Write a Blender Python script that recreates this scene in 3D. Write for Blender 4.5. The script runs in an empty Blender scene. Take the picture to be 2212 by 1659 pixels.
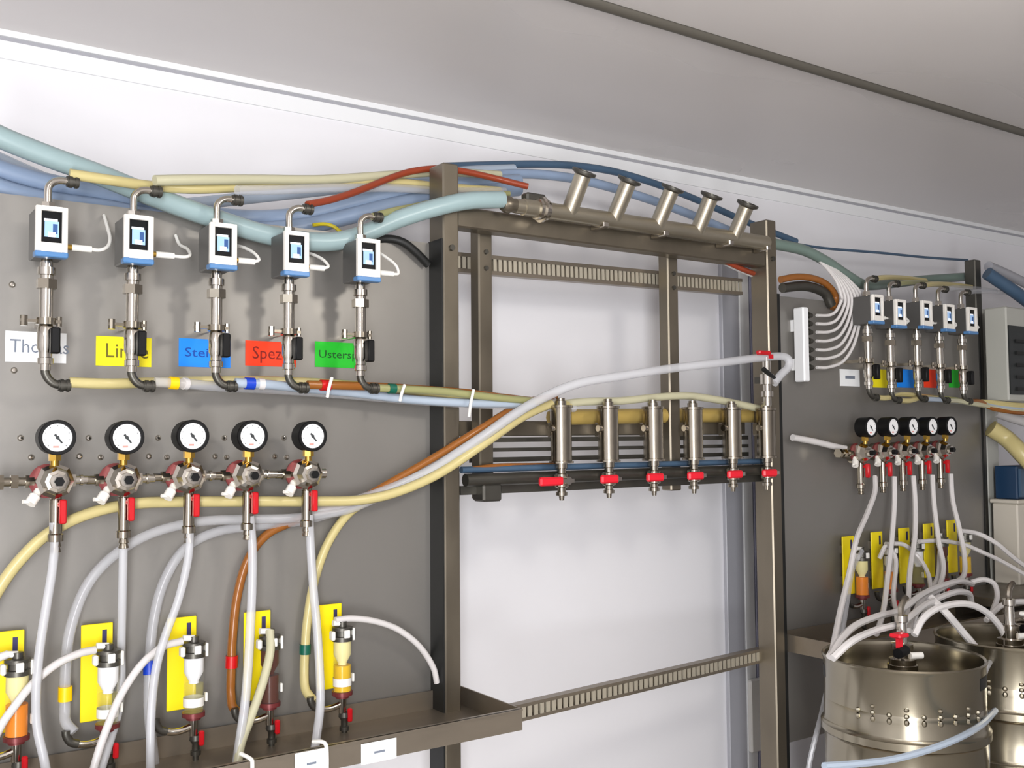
import bpy, math, random
from mathutils import Vector, Matrix

# ------------------------------------------------------------------ camera, world, lights, exposure
SC = bpy.context.scene
COL = SC.collection
F, CX, CY = 2200.0, 1106.0, 829.5          # focal length in pixels of the 2212 x 1659 frame
YAW, PITCH, ROLL = math.radians(34.5587), math.radians(3.0), -0.008
D0 = 1.75                                  # y of the steel mounting panels (wall runs along x)
ZC = 1.20                                  # eye height
EYE = Vector((0, 0, ZC))
f0 = Vector((math.sin(YAW), math.cos(YAW), 0)); r0 = Vector((math.cos(YAW), -math.sin(YAW), 0)); u0 = Vector((0, 0, 1))
FW = f0 * math.cos(PITCH) + u0 * math.sin(PITCH)
u1 = -f0 * math.sin(PITCH) + u0 * math.cos(PITCH)
RT = r0 * math.cos(ROLL) + u1 * math.sin(ROLL)
UP = -r0 * math.sin(ROLL) + u1 * math.cos(ROLL)

cd = bpy.data.cameras.new('camera'); cam = bpy.data.objects.new('camera', cd); COL.objects.link(cam)
cd.sensor_fit = 'HORIZONTAL'; cd.sensor_width = 36.0; cd.lens = F / 2212.0 * 36.0
cd.clip_start = 0.02; cd.clip_end = 60
cam.matrix_world = Matrix(((RT.x, UP.x, -FW.x, EYE.x), (RT.y, UP.y, -FW.y, EYE.y), (RT.z, UP.z, -FW.z, EYE.z), (0, 0, 0, 1)))
SC.camera = cam
SC.view_settings.view_transform = 'Standard'; SC.view_settings.look = 'None'
SC.view_settings.gamma = 1.0; SC.view_settings.use_curve_mapping = False
SC.view_settings.exposure = 0.5

CEIL = ZC + 0.757
W = bpy.data.worlds.new('world'); SC.world = W; W.use_nodes = True
W.node_tree.nodes['Background'].inputs[0].default_value = (0.9, 0.95, 1.0, 1)
W.node_tree.nodes['Background'].inputs[1].default_value = 0.3

def area(name, loc, target, sx, sy, watts, color):
    l = bpy.data.lights.new(name, 'AREA'); l.shape = 'RECTANGLE'; l.size = sx; l.size_y = sy
    l.energy = watts; l.color = color
    o = bpy.data.objects.new(name, l); COL.objects.link(o); o.location = loc
    o.rotation_euler = (Vector(target) - Vector(loc)).to_track_quat('-Z', 'Y').to_euler()
    return o
def bulb(name, loc, watts, rad, color):
    l = bpy.data.lights.new(name, 'POINT'); l.energy = watts; l.shadow_soft_size = rad; l.color = color
    o = bpy.data.objects.new(name, l); COL.objects.link(o); o.location = loc
    return o
bulb('overhead_and_fill_light', (1.25, 0.35, CEIL - 0.22), 10.5, 0.09, (1.0, 0.95, 0.88))
area('overhead_and_fill_light', (-0.55, 0.1, CEIL - 0.10), (-0.45, 0.7, 0), 0.9, 0.5, 2.5, (0.84, 0.91, 1.0))  # unseen fill light added to brighten the left side, not a fitting
area('doorway_daylight', (-0.66, -1.16, 0.97), (0.9, 1.4, 1.15), 0.46, 1.88, 63, (0.97, 0.975, 1.0))

# ------------------------------------------------------------------ helpers
def ray(px, py): return RT * ((px - CX) / F) - UP * ((py - CY) / F) + FW
def at(px, py, d):                         # point seen at (px, py) that stands d in front of the mounting panels
    v = ray(px, py); return EYE + v * ((D0 - d) / v.y)
def atz(px, py, z):
    v = ray(px, py); return EYE + v * ((z - ZC) / v.z)
def atx(px, py, x):
    v = ray(px, py); return EYE + v * (x / v.x)
def proj(p):
    q = Vector(p) - EYE; z = q.dot(FW); return (CX + F * q.dot(RT) / z, CY - F * q.dot(UP) / z)

def srgb(r, g, b):
    def c(v):
        v /= 255.0
        return v / 12.92 if v <= 0.04045 else ((v + 0.055) / 1.055) ** 2.4
    return (c(r), c(g), c(b), 1)

def mat(name, col, rough=0.5, metal=0.0, noise=0.0, scale=8.0, stretch=(1, 1, 1), bump=0.0, alpha=1.0, emit=0.0, spec=0.5, rnoise=0.0, detail=4.0, trans=0.0):
    m = bpy.data.materials.new(name); m.use_nodes = True
    nt = m.node_tree; b = nt.nodes['Principled BSDF']
    b.inputs['Base Color'].default_value = col; b.inputs['Roughness'].default_value = rough
    b.inputs['Metallic'].default_value = metal; b.inputs['Alpha'].default_value = alpha
    b.inputs['Specular IOR Level'].default_value = spec
    if trans: b.inputs['Transmission Weight'].default_value = trans
    if emit:
        b.inputs['Emission Color'].default_value = col; b.inputs['Emission Strength'].default_value = emit
    if noise or bump or rnoise:
        tc = nt.nodes.new('ShaderNodeTexCoord'); mp = nt.nodes.new('ShaderNodeMapping'); mp.inputs['Scale'].default_value = stretch
        nz = nt.nodes.new('ShaderNodeTexNoise'); nz.inputs['Scale'].default_value = scale; nz.inputs['Detail'].default_value = detail
        nt.links.new(tc.outputs['Object'], mp.inputs['Vector']); nt.links.new(mp.outputs['Vector'], nz.inputs['Vector'])
        if noise:
            rp = nt.nodes.new('ShaderNodeMapRange'); rp.inputs['From Min'].default_value = 0.3; rp.inputs['From Max'].default_value = 0.7
            rp.inputs['To Min'].default_value = 1 - noise; rp.inputs['To Max'].default_value = 1 + noise
            mx = nt.nodes.new('ShaderNodeVectorMath'); mx.operation = 'SCALE'; mx.inputs[0].default_value = col[:3]
            nt.links.new(nz.outputs['Fac'], rp.inputs['Value']); nt.links.new(rp.outputs['Result'], mx.inputs['Scale'])
            nt.links.new(mx.outputs['Vector'], b.inputs['Base Color'])
        if rnoise:
            rr = nt.nodes.new('ShaderNodeMapRange'); rr.inputs['From Min'].default_value = 0.3; rr.inputs['From Max'].default_value = 0.7
            rr.inputs['To Min'].default_value = max(0.02, rough - rnoise); rr.inputs['To Max'].default_value = rough + rnoise
            nt.links.new(nz.outputs['Fac'], rr.inputs['Value']); nt.links.new(rr.outputs['Result'], b.inputs['Roughness'])
        if bump:
            bp = nt.nodes.new('ShaderNodeBump'); bp.inputs['Strength'].default_value = bump; bp.inputs['Distance'].default_value = 0.01
            nt.links.new(nz.outputs['Fac'], bp.inputs['Height']); nt.links.new(bp.outputs['Normal'], b.inputs['Normal'])
    return m

M = {}
M['wall'] = mat('wall_white', srgb(238, 237, 240), 0.45, noise=0.02, scale=2)
M['ceiling'] = mat('ceiling_sheet', srgb(214, 209, 207), 0.3, noise=0.04, scale=1.6, stretch=(0.8, 1.6, 1), rnoise=0.04, spec=0.6, detail=2)
M['trim_white'] = mat('trim_white', srgb(240, 241, 242), 0.4)
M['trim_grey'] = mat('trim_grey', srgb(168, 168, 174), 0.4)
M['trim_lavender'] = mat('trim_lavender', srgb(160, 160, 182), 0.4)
M['groove'] = mat('groove_dark', srgb(96, 92, 84), 0.5, metal=0.3)
M['floor'] = mat('floor_grey', srgb(176, 172, 166), 0.5, noise=0.06, scale=6)
M['panel'] = mat('brushed_panel', srgb(143, 140, 135), 0.42, metal=0.6, noise=0.05, scale=3, stretch=(1, 1, 0.7), rnoise=0.06)
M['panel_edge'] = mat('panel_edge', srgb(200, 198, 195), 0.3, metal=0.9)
M['frame'] = mat('frame_steel', srgb(122, 114, 100), 0.36, metal=0.75, noise=0.12, scale=14, stretch=(1, 1, 0.4), rnoise=0.08)
M['tray'] = mat('tray_steel', srgb(144, 134, 120), 0.38, metal=0.7, noise=0.1, scale=14, stretch=(0.4, 1, 1))
M['darksteel'] = mat('dark_steel', srgb(92, 90, 84), 0.4, metal=0.8, noise=0.1, scale=20)
M['pipe'] = mat('pipe_steel', srgb(182, 174, 156), 0.34, metal=0.9, noise=0.05, scale=25)
M['web'] = mat('channel_web', srgb(196, 188, 170), 0.5, metal=0.5)
M['chrome'] = mat('chrome', srgb(200, 194, 184), 0.16, metal=1.0)
M['satin'] = mat('satin_steel', srgb(160, 152, 138), 0.2, metal=1.0, noise=0.06, scale=30)
M['keg'] = mat('keg_steel', srgb(156, 149, 132), 0.2, metal=0.97, noise=0.06, scale=7, rnoise=0.05)
M['brass'] = mat('brass', srgb(196, 158, 74), 0.28, metal=1.0)
M['black'] = mat('black_rubber', srgb(12, 12, 13), 0.5, spec=0.25)
M['black_and_shade'] = mat('matte_black_and_shade', srgb(20, 21, 20), 0.55)  # matte black of rubber and dark parts, also strips standing in for shade
M['white'] = mat('white_plastic', srgb(238, 236, 230), 0.35)
M['bezel'] = mat('bezel_white', srgb(240, 236, 228), 0.35)
M['housing'] = mat('housing_grey', srgb(98, 97, 95), 0.4, metal=0.4)
M['blue'] = mat('blue_base', srgb(84, 132, 184), 0.35)
M['screen_dark'] = mat('screen_black', srgb(8, 9, 12), 0.45, spec=0.2)
M['screen'] = mat('screen_blue', srgb(150, 182, 220), 0.5, spec=0.2, emit=0.28)
M['screen_bar'] = mat('screen_white', srgb(225, 230, 240), 0.5, spec=0.2, emit=0.4)
M['screen_deep'] = mat('screen_deep', srgb(55, 85, 135), 0.5, spec=0.2, emit=0.2)
M['red'] = mat('red_lever', srgb(196, 14, 26), 0.35)
M['red_bright'] = mat('red_grip', srgb(226, 30, 48), 0.4)
M['maroon'] = mat('maroon_ring', srgb(120, 52, 52), 0.35, metal=0.3)
M['yellow'] = mat('yellow_plate', srgb(250, 226, 6), 0.45)
M['slot'] = mat('slot_dark', srgb(50, 46, 90), 0.6)
M['card_white'] = mat('card_white', srgb(245, 247, 247), 0.6)
M['card_yellow'] = mat('card_yellow', srgb(252, 236, 6), 0.6)
M['card_blue'] = mat('card_blue', srgb(10, 140, 250), 0.6)
M['card_red'] = mat('card_red', srgb(252, 60, 12), 0.6)
M['card_green'] = mat('card_green', srgb(22, 186, 34), 0.6)
M['ink'] = mat('ink_grey', srgb(118, 126, 140), 0.7)
M['ink_yellow'] = mat('ink_olive', srgb(110, 100, 10), 0.7)
M['ink_blue'] = mat('ink_blue', srgb(6, 70, 160), 0.7)
M['ink_red'] = mat('ink_maroon', srgb(130, 20, 4), 0.7)
M['ink_green'] = mat('ink_green', srgb(6, 80, 22), 0.7)
M['needle'] = mat('needle_dark', srgb(50, 54, 56), 0.5)
M['dial'] = mat('dial_white', srgb(250, 250, 250), 0.35)
M['dial_red'] = mat('dial_red', srgb(226, 150, 140), 0.5)
M['h_beige'] = mat('hose_beige', srgb(208, 194, 136), 0.28, alpha=0.92)
M['h_ochre'] = mat('hose_ochre', srgb(178, 152, 84), 0.35)
M['h_cream'] = mat('hose_cream', srgb(206, 202, 170), 0.28, alpha=0.85)
M['h_clear'] = mat('hose_clear', srgb(214, 215, 219), 0.14, alpha=0.36)
M['h_milky'] = mat('hose_milky', srgb(222, 223, 227), 0.16, alpha=0.5)
M['h_white'] = mat('hose_white', srgb(226, 222, 220), 0.3, alpha=0.9)
M['h_blueclear'] = mat('hose_pale_blue', srgb(184, 198, 214), 0.25, alpha=0.8)
M['h_brown'] = mat('hose_brown', srgb(150, 92, 38), 0.25, alpha=0.95)
M['h_red'] = mat('hose_red_brown', srgb(148, 62, 36), 0.3)
M['h_teal'] = mat('hose_teal', srgb(152, 174, 176), 0.3, noise=0.05, scale=12)
M['h_teal_dark'] = mat('hose_teal_dark', srgb(112, 130, 122), 0.35)
M['h_slate'] = mat('hose_slate', srgb(138, 156, 182), 0.35, noise=0.08, scale=10)
M['h_navy'] = mat('hose_navy', srgb(70, 94, 118), 0.4)
M['h_green'] = mat('hose_olive', srgb(160, 160, 110), 0.3, alpha=0.9)
M['wire_yellow'] = mat('wire_yellow', srgb(196, 178, 30), 0.4)
M['ring_yellow'] = mat('ring_yellow', srgb(250, 205, 0), 0.4)
M['ring_blue'] = mat('ring_blue', srgb(12, 62, 190), 0.4)
M['ring_red'] = mat('ring_red', srgb(200, 10, 16), 0.4)
M['ring_green'] = mat('ring_green', srgb(8, 92, 72), 0.4)
M['glass'] = mat('glass_tube', srgb(180, 186, 188), 0.06, alpha=0.06)
M['foam_white'] = mat('foam_white', srgb(240, 240, 240), 0.6)
M['foam_cream'] = mat('foam_cream', srgb(238, 226, 160), 0.6)
M['beer_clear'] = mat('liquid_clear', srgb(245, 232, 90), 0.1, alpha=0.12)
M['beer_amber'] = mat('liquid_amber', srgb(240, 136, 0), 0.2, alpha=1.0)
M['beer_dark'] = mat('liquid_dark', srgb(78, 30, 4), 0.3, alpha=1.0, spec=0.25)
M['beer_gold'] = mat('liquid_gold', srgb(246, 200, 10), 0.2, alpha=0.8)
M['cabinet'] = mat('cabinet_grey', srgb(178, 178, 170), 0.4)
M['cabinet_dark'] = mat('cabinet_dark', srgb(36, 40, 40), 0.45)
M['crate'] = mat('crate_ivory', srgb(205, 198, 184), 0.5)
M['navy'] = mat('crate_navy', srgb(18, 52, 84), 0.45)
M['wood'] = mat('pallet_wood', srgb(150, 122, 84), 0.7, noise=0.2, scale=10, stretch=(1, 8, 8))
M['green'] = mat('green_cap', srgb(10, 86, 40), 0.4)

class MB:
    def __init__(s): s.v = []; s.f = []; s.sm = []
    def add(s, vs, fs, smooth=False):
        n = len(s.v); s.v += [Vector(v) for v in vs]; s.f += [tuple(i + n for i in f) for f in fs]; s.sm += [smooth] * len(fs); return s
    def box(s, a, b, bev=0.0):             # axis aligned, two corners; optional chamfer of the vertical and depth edges
        x0, x1 = sorted((a[0], b[0])); y0, y1 = sorted((a[1], b[1])); z0, z1 = sorted((a[2], b[2]))
        if bev <= 0:
            return s.add([(x0, y0, z0), (x1, y0, z0), (x1, y1, z0), (x0, y1, z0), (x0, y0, z1), (x1, y0, z1), (x1, y1, z1), (x0, y1, z1)],
                         [(0, 3, 2, 1), (4, 5, 6, 7), (0, 1, 5, 4), (1, 2, 6, 5), (2, 3, 7, 6), (3, 0, 4, 7)])
        c = bev
        vs = []
        for x, sx in ((x0, 1), (x1, -1)):
            for y, sy in ((y0, 1), (y1, -1)):
                for z, sz in ((z0, 1), (z1, -1)):
                    vs += [(x, y + sy * c, z + sz * c), (x + sx * c, y, z + sz * c), (x + sx * c, y + sy * c, z)]
        I = lambda i, j, k, t: ((i * 2 + j) * 2 + k) * 3 + t
        fs = []
        for i in (0, 1):
            fs.append((I(i, 0, 0, 0), I(i, 1, 0, 0), I(i, 1, 1, 0), I(i, 0, 1, 0)))
            fs.append((I(0, i, 0, 1), I(1, i, 0, 1), I(1, i, 1, 1), I(0, i, 1, 1)))
            fs.append((I(0, 0, i, 2), I(1, 0, i, 2), I(1, 1, i, 2), I(0, 1, i, 2)))
        for i in (0, 1):
            for j in (0, 1):
                fs.append((I(i, j, 0, 0), I(i, j, 1, 0), I(i, j, 1, 1), I(i, j, 0, 1)))
                fs.append((I(i, 0, j, 0), I(i, 1, j, 0), I(i, 1, j, 2), I(i, 0, j, 2)))
                fs.append((I(0, i, j, 1), I(1, i, j, 1), I(1, i, j, 2), I(0, i, j, 2)))
                for k in (0, 1): fs.append((I(i, j, k, 0), I(i, j, k, 1), I(i, j, k, 2)))
        return s.add(vs, fs)
    def lathe(s, p0, p1, prof, n=16, smooth=True, cap=True):   # prof: list of (t along p0-p1 in metres, radius)
        p0 = Vector(p0); p1 = Vector(p1); ax = (p1 - p0).normalized()
        t = Vector((0, 0, 1)) if abs(ax.z) < 0.9 else Vector((1, 0, 0))
        a = ax.cross(t).normalized(); b = ax.cross(a)
        vs = []; fs = []
        for (h, r) in prof:
            for i in range(n):
                w = 2 * math.pi * i / n; vs.append(p0 + ax * h + (a * math.cos(w) + b * math.sin(w)) * r)
        m = len(prof)
        for k in range(m - 1):
            for i in range(n):
                j = (i + 1) % n; fs.append((k * n + i, k * n + j, (k + 1) * n + j, (k + 1) * n + i))
        s.add(vs, fs, smooth)
        if cap:
            if prof[0][1] > 1e-6: s.add(vs[:n], [tuple(range(n))[::-1]])
            if prof[-1][1] > 1e-6: s.add(vs[-n:], [tuple(range(n))])
        return s
    def cyl(s, p0, p1, r, r2=None, n=16, smooth=True):
        L = (Vector(p1) - Vector(p0)).length
        return s.lathe(p0, p1, [(0, r), (L, r if r2 is None else r2)], n, smooth)
    def hexnut(s, p0, p1, r): return s.cyl(p0, p1, r, n=6, smooth=False)
    def tube(s, pts, r, n=10, sub=6, spline=True):
        P = [Vector(p) for p in pts]
        if spline and len(P) > 2:
            Q = [P[0] * 2 - P[1]] + P + [P[-1] * 2 - P[-2]]; out = []
            for i in range(1, len(Q) - 2):
                a, b, c, d = Q[i - 1], Q[i], Q[i + 1], Q[i + 2]
                for k in range(sub):
                    t = k / sub
                    out.append(0.5 * ((2 * b) + (c - a) * t + (2 * a - 5 * b + 4 * c - d) * t * t + (3 * b - a - 3 * c + d) * t ** 3))
            out.append(P[-1]); P = out
        rr = r if isinstance(r, (list, tuple)) else [r] * len(P)
        T = [(P[min(i + 1, len(P) - 1)] - P[max(i - 1, 0)]).normalized() for i in range(len(P))]
        nrm = T[0].cross(Vector((0, 0, 1)) if abs(T[0].z) < 0.9 else Vector((1, 0, 0))).normalized()
        vs = []; fs = []
        for i, p in enumerate(P):
            nrm = (nrm - T[i] * nrm.dot(T[i])).normalized(); bn = T[i].cross(nrm)
            q = rr[min(i, len(rr) - 1)]
            for k in range(n):
                w = 2 * math.pi * k / n; vs.append(p + (nrm * math.cos(w) + bn * math.sin(w)) * q)
        for i in range(len(P) - 1):
            for k in range(n):
                j = (k + 1) % n; fs.append((i * n + k, i * n + j, (i + 1) * n + j, (i + 1) * n + k))
        s.add(vs, fs, True); s.add(vs[:n], [tuple(range(n))[::-1]]); s.add(vs[-n:], [tuple(range(n))])
        return s
    def ball(s, c, r, n=10, m=6, sq=(1, 1, 1)):
        c = Vector(c); vs = []; fs = []
        for i in range(m + 1):
            th = math.pi * i / m
            for k in range(n):
                w = 2 * math.pi * k / n
                vs.append(c + Vector((r * math.sin(th) * math.cos(w) * sq[0], r * math.sin(th) * math.sin(w) * sq[1], r * math.cos(th) * sq[2])))
        for i in range(m):
            for k in range(n):
                j = (k + 1) % n; fs.append((i * n + k, (i + 1) * n + k, (i + 1) * n + j, i * n + j))
        return s.add(vs, fs, True)
    def beam(s, p, q, w, h, out=Vector((0, -1, 0))):   # bar from p to q, w deep (along out), h tall
        p = Vector(p); q = Vector(q); ax = (q - p).normalized(); up = ax.cross(out)
        if up.length < 1e-4: out = Vector((1, 0, 0)); up = ax.cross(out)
        up.normalize(); o = up.cross(ax).normalized()
        vs = [e + o * (a * w / 2) + up * (b * h / 2) for e in (p, q) for a, b in ((-1, -1), (1, -1), (1, 1), (-1, 1))]
        return s.add(vs, [(0, 1, 2, 3), (7, 6, 5, 4), (0, 4, 5, 1), (1, 5, 6, 2), (2, 6, 7, 3), (3, 7, 4, 0)])
    def build(s, name, m, parent=None, loc=None):
        me = bpy.data.meshes.new(name); me.from_pydata([tuple(v) for v in s.v], [], s.f)
        me.polygons.foreach_set('use_smooth', s.sm); me.update()
        import bmesh
        bm = bmesh.new(); bm.from_mesh(me); bmesh.ops.remove_doubles(bm, verts=bm.verts, dist=1e-6); bmesh.ops.recalc_face_normals(bm, faces=bm.faces); bm.to_mesh(me); bm.free()
        if any(s.sm): me.set_sharp_from_angle(angle=math.radians(38))
        me.materials.append(M[m])
        o = bpy.data.objects.new(name, me); COL.objects.link(o)
        if parent is not None: o.parent = parent
        if loc is not None: o.location = loc
        return o

def tag(o, label=None, cat=None, group=None, kind=None):
    if label: o['label'] = label
    if cat: o['category'] = cat
    if group: o['group'] = group
    if kind: o['kind'] = kind
    return o
def empty(name, loc, label=None, cat=None, group=None):
    o = bpy.data.objects.new(name, None); COL.objects.link(o); o.location = loc; o.empty_display_size = 0.02
    return tag(o, label, cat, group)
def struct(mb, name, m, parent=None):
    return tag(mb.build(name, m, parent), kind='structure')
def text(body, m, size, loc, parent, name='lettering', xs=1.0):
    c = bpy.data.curves.new(name, 'FONT'); c.body = body; c.size = size; c.extrude = 0.0002; c.align_x = 'LEFT'; c.align_y = 'CENTER'
    c.resolution_u = 2; c.materials.append(M[m])
    tmp = bpy.data.objects.new(name + '_curve', c); COL.objects.link(tmp)
    me = bpy.data.meshes.new_from_object(tmp.evaluated_get(bpy.context.evaluated_depsgraph_get()))
    bpy.data.objects.remove(tmp); bpy.data.curves.remove(c)
    o = bpy.data.objects.new(name, me); COL.objects.link(o); o.rotation_euler = (math.pi / 2, 0, 0); o.location = loc; o.scale = (xs, 1, 1)
    o.parent = parent
    return o
def H(*pts): return [at(*p) for p in pts]

# ------------------------------------------------------------------ the room
WY = D0 + 0.30                              # face of the white wall behind the rack
XL, XR, YF = -1.6, 5.2, -1.6
struct(MB().box((XL - .1, WY, -0.05), (XR + .1, WY + 0.08, CEIL + 0.1)), 'wall_back', 'wall')
struct(MB().box((XL - .1, YF - .08, -0.05), (XR + .1, YF, CEIL + 0.1)), 'wall_front', 'wall')
struct(MB().box((XL - .08, YF, -0.05), (XL, WY, CEIL + 0.1)), 'wall_left', 'wall')
struct(MB().box((XR, YF, -0.05), (XR + .08, WY, CEIL + 0.1)), 'wall_right', 'wall')
struct(MB().box((XL, YF, -0.08), (XR, WY, 0)), 'floor', 'floor')
# ceiling: long sheets with a dark joint profile between them
ys = atz(1800, 160, CEIL).y
ceil = struct(MB().box((XL, YF, CEIL + 0.006), (XR, WY, CEIL + 0.05)), 'ceiling', 'groove')
MB().box((XL, ys + 0.017, CEIL), (XR, WY, CEIL + 0.0065)).build('ceiling_sheet', 'ceiling', ceil)
MB().box((XL, YF, CEIL), (XR, ys - 0.013, CEIL + 0.0065)).build('ceiling_sheet', 'ceiling', ceil)
jp = MB().cyl((XL, ys + .002, CEIL + 0.002), (XR, ys + .002, CEIL + 0.004), 0.0135, n=14)
jp.build('joint_profile', 'groove', ceil)
# white cornice where wall and ceiling meet
struct(MB().box((XL, WY - 0.012, CEIL - 0.012), (XR, WY, CEIL)).box((XL, WY - 0.005, CEIL - 0.052), (XR, WY, CEIL - 0.018)), 'trim_1', 'trim_white')
struct(MB().box((XL, WY - 0.006, CEIL - 0.0185), (XR, WY, CEIL - 0.0115)), 'trim_2', 'trim_grey')
# vertical cover strips on the wall beside the second post
def vstrip(n, xa, xb, y, z0, z1, m):
    a = at(xa, y, -0.29); b = at(xb, y, -0.29)
    struct(MB().box((a.x, WY - 0.014, z0), (b.x, WY, z1), 0.002), n, m)
zt = at(1600, 520, -0.29).z
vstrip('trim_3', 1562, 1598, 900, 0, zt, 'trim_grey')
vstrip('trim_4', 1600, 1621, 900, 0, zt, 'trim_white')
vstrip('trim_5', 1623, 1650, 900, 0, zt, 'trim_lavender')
a = at(1622, 1470, -.27); b = at(1655, 1620, -.27)
o = MB().box((a.x, WY - 0.03, b.z), (b.x, WY - 0.014, a.z), 0.004).build('switch_plate', 'white')
tag(o, 'small upright white plate on the wall cover strips, low beside the second post', 'plate')

# ------------------------------------------------------------------ the steel rack
XA = at(958, 600, 0.05).x; XA1 = XA + 0.036
XB = at(1658, 600, 0.05).x; XB1 = XB + 0.036
XC = at(2110, 700, -0.012).x; XC1 = XC + 0.034
ZA = at(960, 350, 0.05).z; ZB = at(1665, 475, 0.05).z; ZCt = at(2110, 558, 0.0).z
rack = empty('steel_rack', (XA, D0, 0), 'tall brushed steel rack of square posts and rails standing before the white wall', 'rack')
def R(mb, name, m='frame'):
    o = mb.build(name, m, rack); o.location = -Vector((XA, D0, 0)); return o
R(MB().box((XA, D0 - 0.05, 0), (XA1, D0 + 0.006, ZA), 0.003), 'post')
R(MB().box((XB, D0 - 0.05, 0), (XB1, D0 + 0.006, ZB), 0.003), 'post')
R(MB().box((XC, D0 + 0.012, 0), (XC1, D0 + 0.048, ZCt), 0.003), 'post', 'darksteel')
R(MB().box((XA - .0035, D0 - 0.049, 0), (XA - .0003, D0 + 0.004, at(940, 520, .02).z)), 'black_and_shade', 'black_and_shade')  # black strip painted in for the shaded gap left of the first post
R(MB().box((XB1 + .0003, D0 - 0.046, 0), (XB1 + .012, D0 + 0.004, at(1690, 640, .02).z)), 'black_and_shade', 'black_and_shade')  # likewise a black stand-in for the shaded gap right of the second post
# top rail between the posts, under the branched pipe
ta, tb = at(1000, 478, 0.045), at(1640, 548, 0.045); zr = (ta.z + tb.z) / 2
R(MB().box((XA1, D0 - 0.045, zr - 0.021), (XB, D0 - 0.005, zr + 0.021), 0.003), 'rail')
# hanging bars
XA2 = at(1034, 700, -0.0).x; XB2 = at(1443, 700, -0.0).x
zh = at(1050, 1080, 0.0).z
for x in (XA2, XB2):
    R(MB().box((x, D0 - 0.002, zh), (x + 0.034, D0 + 0.032, zr), 0.003), 'hanging_bar')
    bb = MB()
    for zz in (at(1050, 545, 0).z, at(1050, 580, 0).z): bb.cyl((x + .017, D0 - .002, zz), (x + .017, D0 - .007, zz), 0.005, n=8)
    R(bb, 'bolt', 'darksteel')
for (x, z) in ((XA + .018, at(972, 535, .05).z), (XB + .018, at(1672, 560, .05).z)):
    R(MB().cyl((x, D0 - .05, z), (x, D0 - .056, z), 0.006, n=10), 'bolt', 'darksteel')
# perforated channels
def channel(p, q, h, pitch, parent_fn, depth=0.02):
    p = Vector(p); q = Vector(q); ax = (q - p).normalized(); L = (q - p).length; up = Vector((0, 0, 1))
    out = ax.cross(up).normalized() if True else None
    if out.y > 0: out = -out
    body = MB(); lip = h * 0.2
    body.beam(p + up * (h / 2 - lip / 2), q + up * (h / 2 - lip / 2), depth, lip, out)
    body.beam(p - up * (h / 2 - lip / 2), q - up * (h / 2 - lip / 2), depth, lip, out)
    body.beam(p - out * (depth * .5), q - out * (depth * .5), 0.002, h, out)
    parent_fn(body, 'perforated_channel', 'tray')
    rungs = MB(); n = int(L / pitch)
    for i in range(n):
        c = p + ax * ((i + .5) * L / n)
        rungs.beam(c - ax * pitch * .31 + out * (depth * .5 - .0015), c + ax * pitch * .31 + out * (depth * .5 - .0015), 0.003, h * 0.62, out)
    o = parent_fn(rungs, 'channel_web', 'web'); o['kind'] = 'stuff'
channel(Vector((XA + .005, D0 + .07, 0)) + Vector((0, 0, at(1070, 578, -.07).z)), Vector((XB + .03, D0 + .07, at(1610, 622, -.07).z)), 0.042, 0.013, R)
pr = at(1652, 1412, -0.015); zc2 = pr.z
pl = None
for k in range(400):
    d = -0.1 + k * 0.001; q = at(1128, 1536, d)
    if pl is None or abs(q.z - zc2) < abs(pl.z - zc2): pl = q
dirc = (pl - pr).normalized()
channel(pl + dirc * 0.028, pr, 0.034, 0.016, R)
# mid frame behind the valves: two slim horizontal bars and an upper angle
for yy, hh in ((948, .010), (968, .008), (988, .010)):
    z = at(1300, yy, -.03).z
    R(MB().box((XA2 + .0, D0 + .032, z - hh / 2), (XB + .01, D0 + .040, z + hh / 2)), 'cross_bar', 'darksteel')
z = at(1300, 925, -.03).z
R(MB().box((XA1 - .01, D0 + .041, z - .016), (XB + .01, D0 + .058, z + .016), .002), 'cross_bar', 'frame')

# ------------------------------------------------------------------ trough trays along the foot of the panels
def tray(xa, xb, zt, label, dep=0.22, h=0.036):
    t = empty('drip_tray', ((xa + xb) / 2, D0, zt - h), label, 'tray', 'steel trough trays along the foot of the panels')
    off = -Vector(t.location)
    def P(mb, n, m='tray'):
        o = mb.build(n, m, t); o.location = off; return o
    yf = D0 - dep
    P(MB().box((xa, yf, zt - h), (xb, yf + .003, zt)).box((xa, yf - .002, zt - .003), (xb, yf + .010, zt)), 'front_wall')
    P(MB().box((xa, yf + .003, zt - h), (xb, D0 - .006, zt - h + .003)), 'tray_floor')
    P(MB().box((xa, D0 - .0085, zt - h + .003), (xb, D0 - .0055, zt)), 'rear_wall')
    for x in (xa, xb - .003): P(MB().box((x, yf + .003, zt - h + .003), (x + .003, D0 - .0085, zt + .0005)), 'end_wall')
    return t
ZT = at(1128, 1531, 0.22).z; XT = at(1128, 1531, 0.22).x
tray(XA1 + .002, XT, ZT, 'short open end of the steel tray standing out beyond the first post') if False else None
TRAYH = at(1128, 1531, 0.22).z - at(1128, 1577, 0.22).z
t1 = tray(-0.45, XT, ZT, 'long steel trough tray under the left panel with white cards on its front', 0.22, TRAYH)
XT2 = XB1 + 0.016
ZT2 = at(1690, 1362, 0.0).z
t2 = tray(XT2, at(2120, 1000, 0).x, ZT2, 'steel trough tray under the far panel behind the kegs', 0.20, 0.041)
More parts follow.
